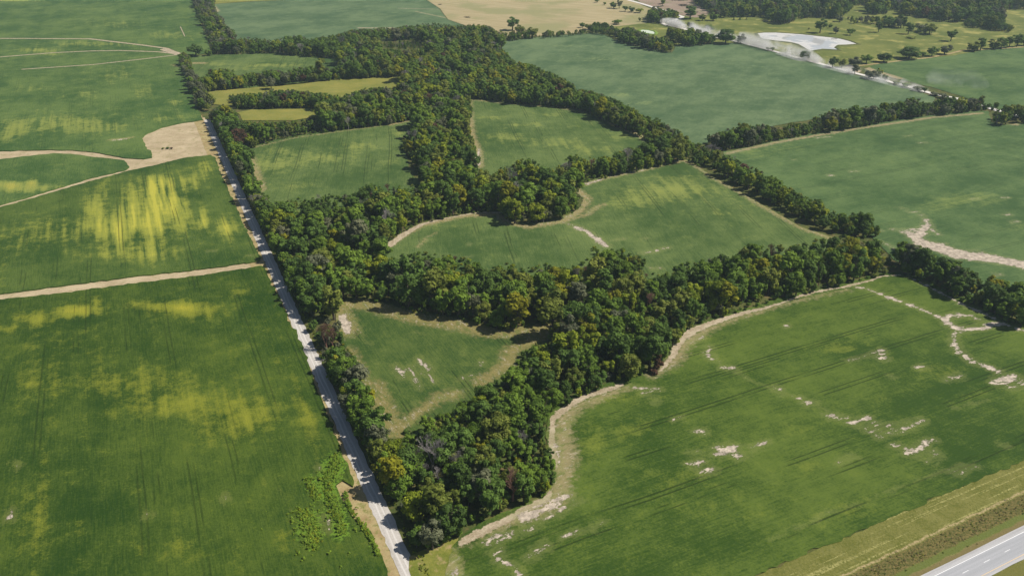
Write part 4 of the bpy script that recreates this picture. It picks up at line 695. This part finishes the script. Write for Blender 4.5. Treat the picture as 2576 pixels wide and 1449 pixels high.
# everything farther off or smaller: one wood, instanced
pc = bpy.data.collections.new('tree_kinds'); kinds = {}
def kind_index(s, c):
    if (s, c) not in kinds:
        V, F, CL = CA[s]; tv, tf = TA[s]; k = len(V)
        Vn = np.vstack([V, np.array(tv)]); Fn = [tuple(f) for f in F] + [tuple(k + q for q in f) for f in tf]
        fm = np.zeros(len(Fn), np.int32); fm[len(F):] = 1
        me = mesh_np('wood_tree', Vn, Fn, [LEAF[c], M_bark], CL, fm)
        o = bpy.data.objects.new('kind_%03d' % len(kinds), me); pc.objects.link(o); kinds[s, c] = len(kinds)
    return kinds[s, c]
def scatter(name, items, coll, label, cat):
    me = bpy.data.meshes.new(name); me.from_pydata([(t[0], t[1], t[5] if len(t) > 5 else 0) for t in items], [], [])
    for nm, ty, ix in (('vid', 'INT', 2), ('scl', 'FLOAT', 3), ('rz', 'FLOAT', 4)):
        a = me.attributes.new(nm, ty, 'POINT'); a.data.foreach_set('value', [t[ix] for t in items])
    o = link(name, me); ng = bpy.data.node_groups.new(name + '_scatter', 'GeometryNodeTree')
    ng.interface.new_socket('Geometry', in_out='INPUT', socket_type='NodeSocketGeometry'); ng.interface.new_socket('Geometry', in_out='OUTPUT', socket_type='NodeSocketGeometry')
    N = ng.nodes; L = ng.links; i_ = N.new('NodeGroupInput'); o_ = N.new('NodeGroupOutput'); ip = N.new('GeometryNodeInstanceOnPoints'); ci = N.new('GeometryNodeCollectionInfo')
    ci.inputs['Collection'].default_value = coll; ci.inputs['Separate Children'].default_value = True; ci.inputs['Reset Children'].default_value = True
    def na(nm, dt):
        q = N.new('GeometryNodeInputNamedAttribute'); q.data_type = dt; q.inputs['Name'].default_value = nm; return q.outputs['Attribute']
    cx = N.new('ShaderNodeCombineXYZ'); L.new(na('rz', 'FLOAT'), cx.inputs[2])
    L.new(i_.outputs[0], ip.inputs['Points']); L.new(ci.outputs[0], ip.inputs['Instance']); ip.inputs['Pick Instance'].default_value = True
    L.new(na('vid', 'INT'), ip.inputs['Instance Index']); L.new(cx.outputs[0], ip.inputs['Rotation']); L.new(na('scl', 'FLOAT'), ip.inputs['Scale']); L.new(ip.outputs[0], o_.inputs[0])
    m = o.modifiers.new('scatter', 'NODES'); m.node_group = ng; return tag(o, label, cat, kind='stuff')
rest = [TR[i] for i in range(len(TR)) if i not in big] + CED_T
for k in range(3):
    kinds['bare', k] = len(kinds); pc.objects.link(bpy.data.objects.new('kind_%03d' % kinds['bare', k], bare_me(k, M_dead if k < 2 else M_deadred)))
rq = random.Random(44)
scatter('woodland', [(t[0], t[1], kinds['bare', rq.randrange(3)] if rq.random() < .022 and t[2] != 6 else kind_index(t[2], t[3]), t[4], t[5]) for t in rest], pc, 'green broadleaf woodland and hedgerows stretching between the fields', 'woodland')
# ---------------------------------------------------------------- single trees and bushes of the pasture, far right
def at_t3(x, y): return gnd(T(3, [(x, y)])[0])
def place(name, cat, s, c, p, wpx, hpx, label, group=None):
    x, y = gnd(p); k = pxm(p); dep = math.atan2(CAMH, math.hypot(x, y)); h = hpx / 3 / (k * math.cos(dep)); r_ = wpx / 6 / k
    e = tree(name, s, c, x, y, 1, random.uniform(0, 6), label, cat, group, z=.1); e.scale = (r_ / ALLS[s][0] * 1.18,) * 2 + (h / ALLS[s][1] * 1.05,)
ISO = [(3, 1035, 250, 80, 98, 3, 0, 'large dark tree on the far bank of the pond, mirrored in it'), (3, 1110, 215, 30, 35, 4, 1, 'small round tree right of the large tree behind the pond'), (3, 1155, 258, 42, 58, 4, 5, 'small greyish tree between the pond tree and the round bush'), (3, 1262, 268, 58, 48, 6, 1, 'round green bush in the pasture right of the pond'), (3, 1475, 247, 50, 78, 5, 0, 'single dark tree on a thin trunk, leftmost of the two above the pale pasture patch'),
       (3, 1700, 260, 62, 80, 5, 0, 'single dark round headed tree below the treed bank, in the middle of the pasture'), (3, 2022, 314, 66, 86, 3, 0, 'oval dark tree standing alone in the right part of the pasture'), (3, 1555, 205, 92, 75, 0, 0, 'broad dark tree on the treed bank, left of the narrow gap'), (3, 1645, 212, 68, 92, 1, 0, 'taller dark tree on the treed bank, right of the narrow gap'), (3, 1790, 242, 80, 62, 4, 5, 'greyish bushy tree at the middle of the treed bank'), (3, 1860, 262, 80, 80, 0, 2, 'last tree at the right end of the treed bank'),
       (3, 920, 455, 75, 65, 2, 0, 'dark tree leaning over the dusty road below the pond'), (3, 1130, 512, 60, 80, 0, 0, 'dark tree at the road corner, leftmost of the field edge trees'), (3, 1200, 512, 60, 72, 4, 2, 'second tree right of the dusty road corner'), (3, 1285, 500, 90, 68, 4, 5, 'wide greyish bushy tree, third from the dusty road corner'), (3, 1385, 482, 72, 68, 0, 1, 'fourth tree from the road corner along the pasture edge'), (3, 1515, 472, 104, 66, 2, 0, 'wide low tree left of the big bush with white fallen branches'),
       (3, 1705, 447, 152, 86, 2, 0, 'biggest round bushy tree on the pasture edge, with white fallen branches before it'), (3, 1806, 433, 50, 42, 6, 1, 'small bush right of the biggest pasture edge tree'), (3, 1880, 427, 74, 72, 0, 0, 'dark tree left of the grassy gap in the pasture edge'), (3, 1975, 412, 82, 74, 4, 5, 'grey green tree directly left of the bare track gap'), (3, 2180, 388, 92, 74, 4, 2, 'spreading tree directly right of the bare track gap'), (3, 2245, 383, 62, 88, 1, 0, 'dark tree beside the spreading one right of the track gap'), (3, 2340, 374, 90, 74, 4, 2, 'left one of the wide bushy trees near the right end of the pasture edge'), (3, 2400, 370, 80, 80, 2, 1, 'right one of the wide bushy trees near the right end of the pasture edge'), (3, 2462, 362, 60, 92, 3, 0, 'tall dark tree near the right end of the pasture edge'), (3, 2520, 356, 60, 92, 1, 0, 'tree next to last at the right end of the pasture edge'), (3, 2570, 346, 66, 64, 2, 1, 'tree at the right end of the pasture edge, cut by the frame'),
       (3, 1298, 562, 46, 72, 1, 5, 'narrow tree leaning beside the dusty road, below the corner'), (3, 1405, 594, 66, 62, 4, 5, 'bushy tree, left of the yellow topped one by the dusty road'), (3, 1440, 602, 74, 66, 0, 5, 'dusty grey tree in the roadside clump with the yellow top'), (3, 1482, 582, 46, 66, 4, 3, 'yellow topped tree in the clump beside the dusty road'), (3, 1526, 612, 46, 50, 4, 1, 'small green tree right of the yellow topped roadside clump'),
       (3, 1612, 642, 60, 26, 6, 2, 'first low bush along the dusty road below the clump'), (3, 1680, 662, 62, 34, 6, 1, 'second low bush along the dusty road below the clump'), (3, 1770, 688, 74, 32, 6, 5, 'third low bush along the dusty road below the clump'), (3, 1822, 702, 34, 42, 6, 0, 'upright dark bush on the dusty road, fourth below the clump'), (3, 1900, 726, 64, 26, 6, 5, 'fifth low bush along the dusty road, near the crossing hedgerow'), (3, 1960, 742, 64, 34, 6, 5, 'last low bush on the dusty road before the crossing hedgerow'),
       (3, 1185, 168, 56, 48, 4, 5, 'pale grey tree at the left end of the treed bank'), (3, 1292, 182, 32, 34, 6, 3, 'small light green bush below the left half of the treed bank'), (3, 385, 153, 14, 18, 7, 0, 'leftmost of three tiny dark cedars on the grassy rise'), (3, 432, 152, 20, 16, 7, 0, 'middle one of three tiny dark cedars on the grassy rise'), (3, 482, 151, 14, 15, 7, 0, 'rightmost of three tiny dark cedars on the grassy rise'), (3, 950, 227, 14, 14, 6, 5, 'tiny shrub left of the pond tree'), (3, 60, 215, 56, 46, 4, 5, 'tree half veiled by dust above the road, left of the round one'), (3, 195, 242, 66, 52, 2, 1, 'round topped tree rising out of the dust behind the road'), (3, 55, 146, 88, 90, 1, 0, 'dark tree at the edge of the worked soil, right of the road bend'), (3, 150, 158, 56, 52, 4, 2, 'pale tree right of the dark tree by the worked soil'), (3, 228, 160, 70, 62, 4, 1, 'bushy tree at the left end of the grassy rise'),
       (3, 320, 332, 138, 104, 2, 0, 'large spreading dark tree where the dust cloud begins, right of the tree group'), (3, 435, 330, 66, 72, 4, 5, 'dust veiled tree right of the large spreading tree by the road'), (3, 640, 386, 30, 26, 6, 5, 'left one of two small dusty bushes on the road below the pond'), (3, 675, 388, 34, 30, 6, 0, 'right one of two small dusty bushes on the road below the pond'), (3, 1720, 292, 66, 14, 6, 2, 'low scrub patch on pale grass in the mid pasture'),
       (2, 1292, 232, 88, 95, 3, 0, 'lone dark tree rising above the wood edge before the tan stubble'), (2, 1345, 262, 70, 70, 0, 2, 'olive tree right below the lone dark tree at the stubble edge'), (2, 1445, 292, 70, 80, 3, 2, 'light tree at the right end of the wood below the stubble field'), (2, 1820, 212, 40, 42, 4, 1, 'small tree at the left end of the hedge top by the stubble field'), (2, 1868, 226, 60, 42, 4, 2, 'pale olive tree beside the small tree at the stubble edge'), (2, 1930, 22, 34, 24, 6, 1, 'leftmost bush of the far row in the stubble field'), (2, 1986, 42, 24, 22, 6, 1, 'second small bush of the far row in the stubble field'), (2, 2055, 66, 50, 52, 4, 1, 'round bush, third in the far row of the stubble field'), (2, 2096, 70, 40, 66, 3, 5, 'thin pale tree in the far row of the stubble field'), (2, 2142, 90, 42, 42, 6, 1, 'dark bush after the thin pale tree of the far row'), (2, 2192, 96, 52, 44, 4, 0, 'wide dark bush near the right end of the far row'), (2, 2250, 100, 60, 34, 6, 3, 'light green bush closing the far row on the right'), (2, 2085, 186, 72, 34, 6, 1, 'wide low bush in the middle of the tan grass near the road bend'), (2, 2252, 166, 22, 32, 4, 2, 'tiny tree left of the farm tree group'),
       (2, 2422, 52, 38, 62, 3, 3, 'yellowish lone tree on the worked soil'), (1, 1480, 428, 100, 92, 0, 0, 'dark round tree standing alone left of the far hedgerow corner'), (1, 1580, 424, 56, 50, 4, 1, 'small tree between the lone round tree and the far hedgerow')]
for (k, x, y, wp, hp, s, c, lab) in ISO:
    bush = s == 6 or 'bush' in lab or 'shrub' in lab or 'scrub' in lab
    place('pasture_bush' if s == 6 else 'cedar' if s == 7 else 'pasture_tree', 'bush' if bush else 'cedar' if s == 7 else 'tree', s, c, T(k, [(x, y)])[0], wp, hp, lab)
x, y = gnd((421, 376)); 
for q, (dx, dy, ss) in enumerate(((-4, 0, .55), (0, .6, .62), (4, .2, .6))):
    tree('scrub_bush', 6, (2, 0, 6)[q], x + dx, y + dy, ss * 1.15, q * 2.1, 'low %s scrub bush at the %s of the clump on the mown tan corner' % (('olive', 'dark', 'brownish')[q], ('left', 'middle', 'right')[q]), 'bush', sz=ss * .8)
# brush piles and fallen wood
def pile(p, L, H, lab, name='brush_pile', cat='brush pile', m=None, n=60, seed=1):
    r = random.Random(seed); V = []; F = []
    for i in range(n):
        a = r.uniform(0, 6.28); b = r.uniform(-.35, .5); l = r.uniform(.25, .6) * L; c = (r.gauss(0, L * .22), r.gauss(0, L * .15), r.uniform(0, H * .6))
        d = (math.cos(a) * math.cos(b), math.sin(a) * math.cos(b) * .7, math.sin(b) * .6); q = tuple(c[k] + d[k] * l for k in range(3)); tube(V, F, c, q, .14 + r.random() * .16, .05, 4)
    me = mesh_np(name, V, F, [m or M_bark]); o = link(name, me); x, y = gnd(p); o.location = (x, y, .3); tag(o, lab, cat)
Zp = lambda x, y: Z7([(x, y)])[0]
pile(Zp(1210, 12), 30, 5, 'long dark heap of cleared brush at the top edge of the worked soil', seed=2, n=150); pile(Zp(1310, 118), 22, 3, 'spread out pile of branches in the middle of the worked soil', seed=3, n=90); pile(Zp(860, 92), 10, 2, 'small brush pile beside the yellowish lone tree', seed=4, n=40); pile(Zp(900, 128), 6, 2, 'brush heap at the foot of the yellowish lone tree', seed=5, n=30); pile(Zp(1550, 245), 8, 2.5, 'dark brush pile at the right edge of the worked soil', seed=6, n=40)
pile(T(2, [(950, 137)])[0], 9, 2.2, 'lone dark brush heap in the tan stubble field', seed=7, n=60); pile(T(2, [(742, 40)])[0], 8, 1.4, 'low dark heap at the left tip of the stubble field', seed=8, n=40)
pile(T(3, [(1690, 440)])[0], 12, 3, 'white fallen branches in front of the biggest pasture edge bush', 'fallen_branches', 'branches', M_dead, 16, 9); pile((832, 905), 9, 2.5, 'pale fallen branches beside the gravel road under the leafless tree', 'fallen_branches', 'branches', M_dead, 26, 10)
V = []; F = []; tube(V, F, (-5, 0, .2), (5, .4, .5), .5, .3, 7); tube(V, F, (2, .2, .4), (4.5, 2, 2.5), .2, .08, 5)
o = link('sunken_log', mesh_np('sunken_log', V, F, [M_bark])); o.location = (*at_t3(1143, 300), .3); tag(o, 'dark log lying in the pond water right of the tree reflection', 'log')
# tall weeds in the highway ditch and along the left verge of the gravel road
wk = bpy.data.collections.new('weed_kinds')
for i, (c, seed) in enumerate(((2, 20), (3, 21), (7, 22), (8, 23))):
    V, F, CL = crown_arrays(.7, .8, 0, 4, 60, seed, 'round', .2); o = bpy.data.objects.new('weed_%d' % i, mesh_np('weed', V, F, [LEAF[c]], CL)); wk.objects.link(o)
W_ = []
r = random.Random(5)
for i in range(650):
    a = r.uniform(-60, 150); b = oL - 8.4 + r.gauss(0, 2.1); p = h0 + hd * a + hn * b
    W_.append((p[0], p[1], r.choices((0, 1, 2), (5, 1, 8))[0], r.uniform(.3, .75), r.uniform(0, 6), .1))
for i in range(700):
    a = r.uniform(-40, 700); p = ROADB + rdir * a + rnor * (5.6 + r.uniform(-.8, 1.8)); W_.append((p[0], p[1], r.choice((0, 1, 1, 0)), r.uniform(.6, 1.5), r.uniform(0, 6), .05))
LW = []
for pts, n_, sg in (([(845, 1155), (836, 1190), (820, 1215)], 330, 3.6), ([(822, 1200), (832, 1260), (850, 1300), (862, 1345)], 520, 2.2), ([(775, 1205), (790, 1240), (802, 1264)], 150, 2.2), ([(745, 1290), (775, 1300)], 90, 2), ([(772, 1300), (785, 1345), (790, 1375)], 420, 3.4), ([(868, 1245), (882, 1285), (925, 1345), (955, 1400)], 300, .8), ([(735, 1290), (765, 1390)], 40, 4), ([(760, 1220), (860, 1400)], 40, 13)):
    Wp = gnds(pts)
    for i in range(int(n_ * .8)):
        k = r.randrange(len(Wp) - 1); f = r.random(); q = Wp[k] * (1 - f) + Wp[k + 1] * f; LW.append((q[0] + r.gauss(0, sg) * .38, q[1] + r.gauss(0, sg) * .7, r.choices((3, 1), (7, 1))[0], r.choice((.5, .7, 1.0, 1.2, 1.7)), r.uniform(0, 6), .75))
scatter('tall_weeds', LW, wk, 'bright lime green weeds growing in streaks through the crop beside the gravel road', 'weeds')
scatter('weeds', W_, wk, 'rough olive and brown weeds in the ditch beside the highway and along the gravel road', 'weeds')
# ---------------------------------------------------------------- road dust and the air
def volume_box(name, lo, hi, mat, label, cat=None):
    x0, y0, z0 = lo; x1, y1, z1 = hi
    me = bpy.data.meshes.new(name); me.from_pydata([(x0, y0, z0), (x1, y0, z0), (x1, y1, z0), (x0, y1, z0), (x0, y0, z1), (x1, y0, z1), (x1, y1, z1), (x0, y1, z1)], [], [(0, 3, 2, 1), (4, 5, 6, 7), (0, 1, 5, 4), (1, 2, 6, 5), (2, 3, 7, 6), (3, 0, 4, 7)])
    me.materials.append(mat); o = link(name, me); tag(o, label, cat, kind='stuff'); return o
g = G('haze_air'); v = g.n('VolumePrincipled', {'Color': (.66, .84, 1.0), 'Density': .00007, 'Anisotropy': .1}); g.t.links.new(v.outputs[0], g.out.inputs['Volume'])
volume_box('haze', (-3000, -300, -1.2), (3500, 4200, CAMH + 8), g.m, 'thin blue grey summer haze over the far fields', 'haze')
def dust(name, pts, half, height, dens, label, seed):
    W = gnds(pts); a, b = W[0], W[-1]; d = (b - a); L = np.linalg.norm(d); d /= L; nn = np.array([d[1], -d[0]]); n = 14
    me = bpy.data.meshes.new(name); V = []; F = []; ks = 10; r = random.Random(seed)
    for i in range(n + 1):
        t = i / n; e = math.sin(math.pi * min(max(t, .02), .98)) ** .4; c = a + d * L * t
        for k in range(ks):
            an = 6.2832 * k / ks; V.append((*(c + nn * math.cos(an) * half * e), .6 + height * e * (.5 + .5 * math.sin(an))))
    for i in range(n):
        for k in range(ks): F.append((i * ks + k, (i + 1) * ks + k, (i + 1) * ks + (k + 1) % ks, i * ks + (k + 1) % ks))
    F.append(tuple(range(ks))); F.append(tuple(n * ks + k for k in reversed(range(ks)))); me.from_pydata(V, [], F)
    g = G('road_dust'); P = g.pos()
    sub = g.n('VectorMath', {0: P, 1: (a[0], a[1], 0)}, operation='SUBTRACT').outputs[0]
    ac = g.math('ABSOLUTE', g.n('VectorMath', {0: sub, 1: (nn[0], nn[1], 0)}, operation='DOT_PRODUCT').outputs['Value'])
    z = g.n('SeparateXYZ', {0: P}).outputs[2]
    f = g.mul(g.step(ac, 0, half * .95, 1, 0), g.step(z, 0, height * .95, 1, 0)); no = g.step(g.noise(P, 1 / 26, 4, .65, .6), .42, .66)
    v = g.n('VolumePrincipled', {'Color': (.95, .93, .92), 'Density': g.mul(g.mul(f, no), dens), 'Anisotropy': .2}); g.t.links.new(v.outputs[0], g.out.inputs['Volume'])
    me.materials.append(g.m); o = link(name, me); tag(o, label, 'dust', kind='stuff')
dust('dust_cloud', [(1655, 57), (1870, 112)], 15, 17, .5, 'dense white dust hanging over the far road among the farm trees', 1)
dust('dust_cloud', [(1830, 100), (2060, 160)], 20, 22, .28, 'drifting dust cloud over the road below the pond', 2)
dust('dust_cloud', [(1960, 138), (2330, 236)], 26, 11, .2, 'thin dust veil low over the road and field edge', 3)
dust('dust_cloud', [(2330, 208), (2480, 218)], 60, 22, .012, 'faint dust wisp drifting over the far right field', 4)
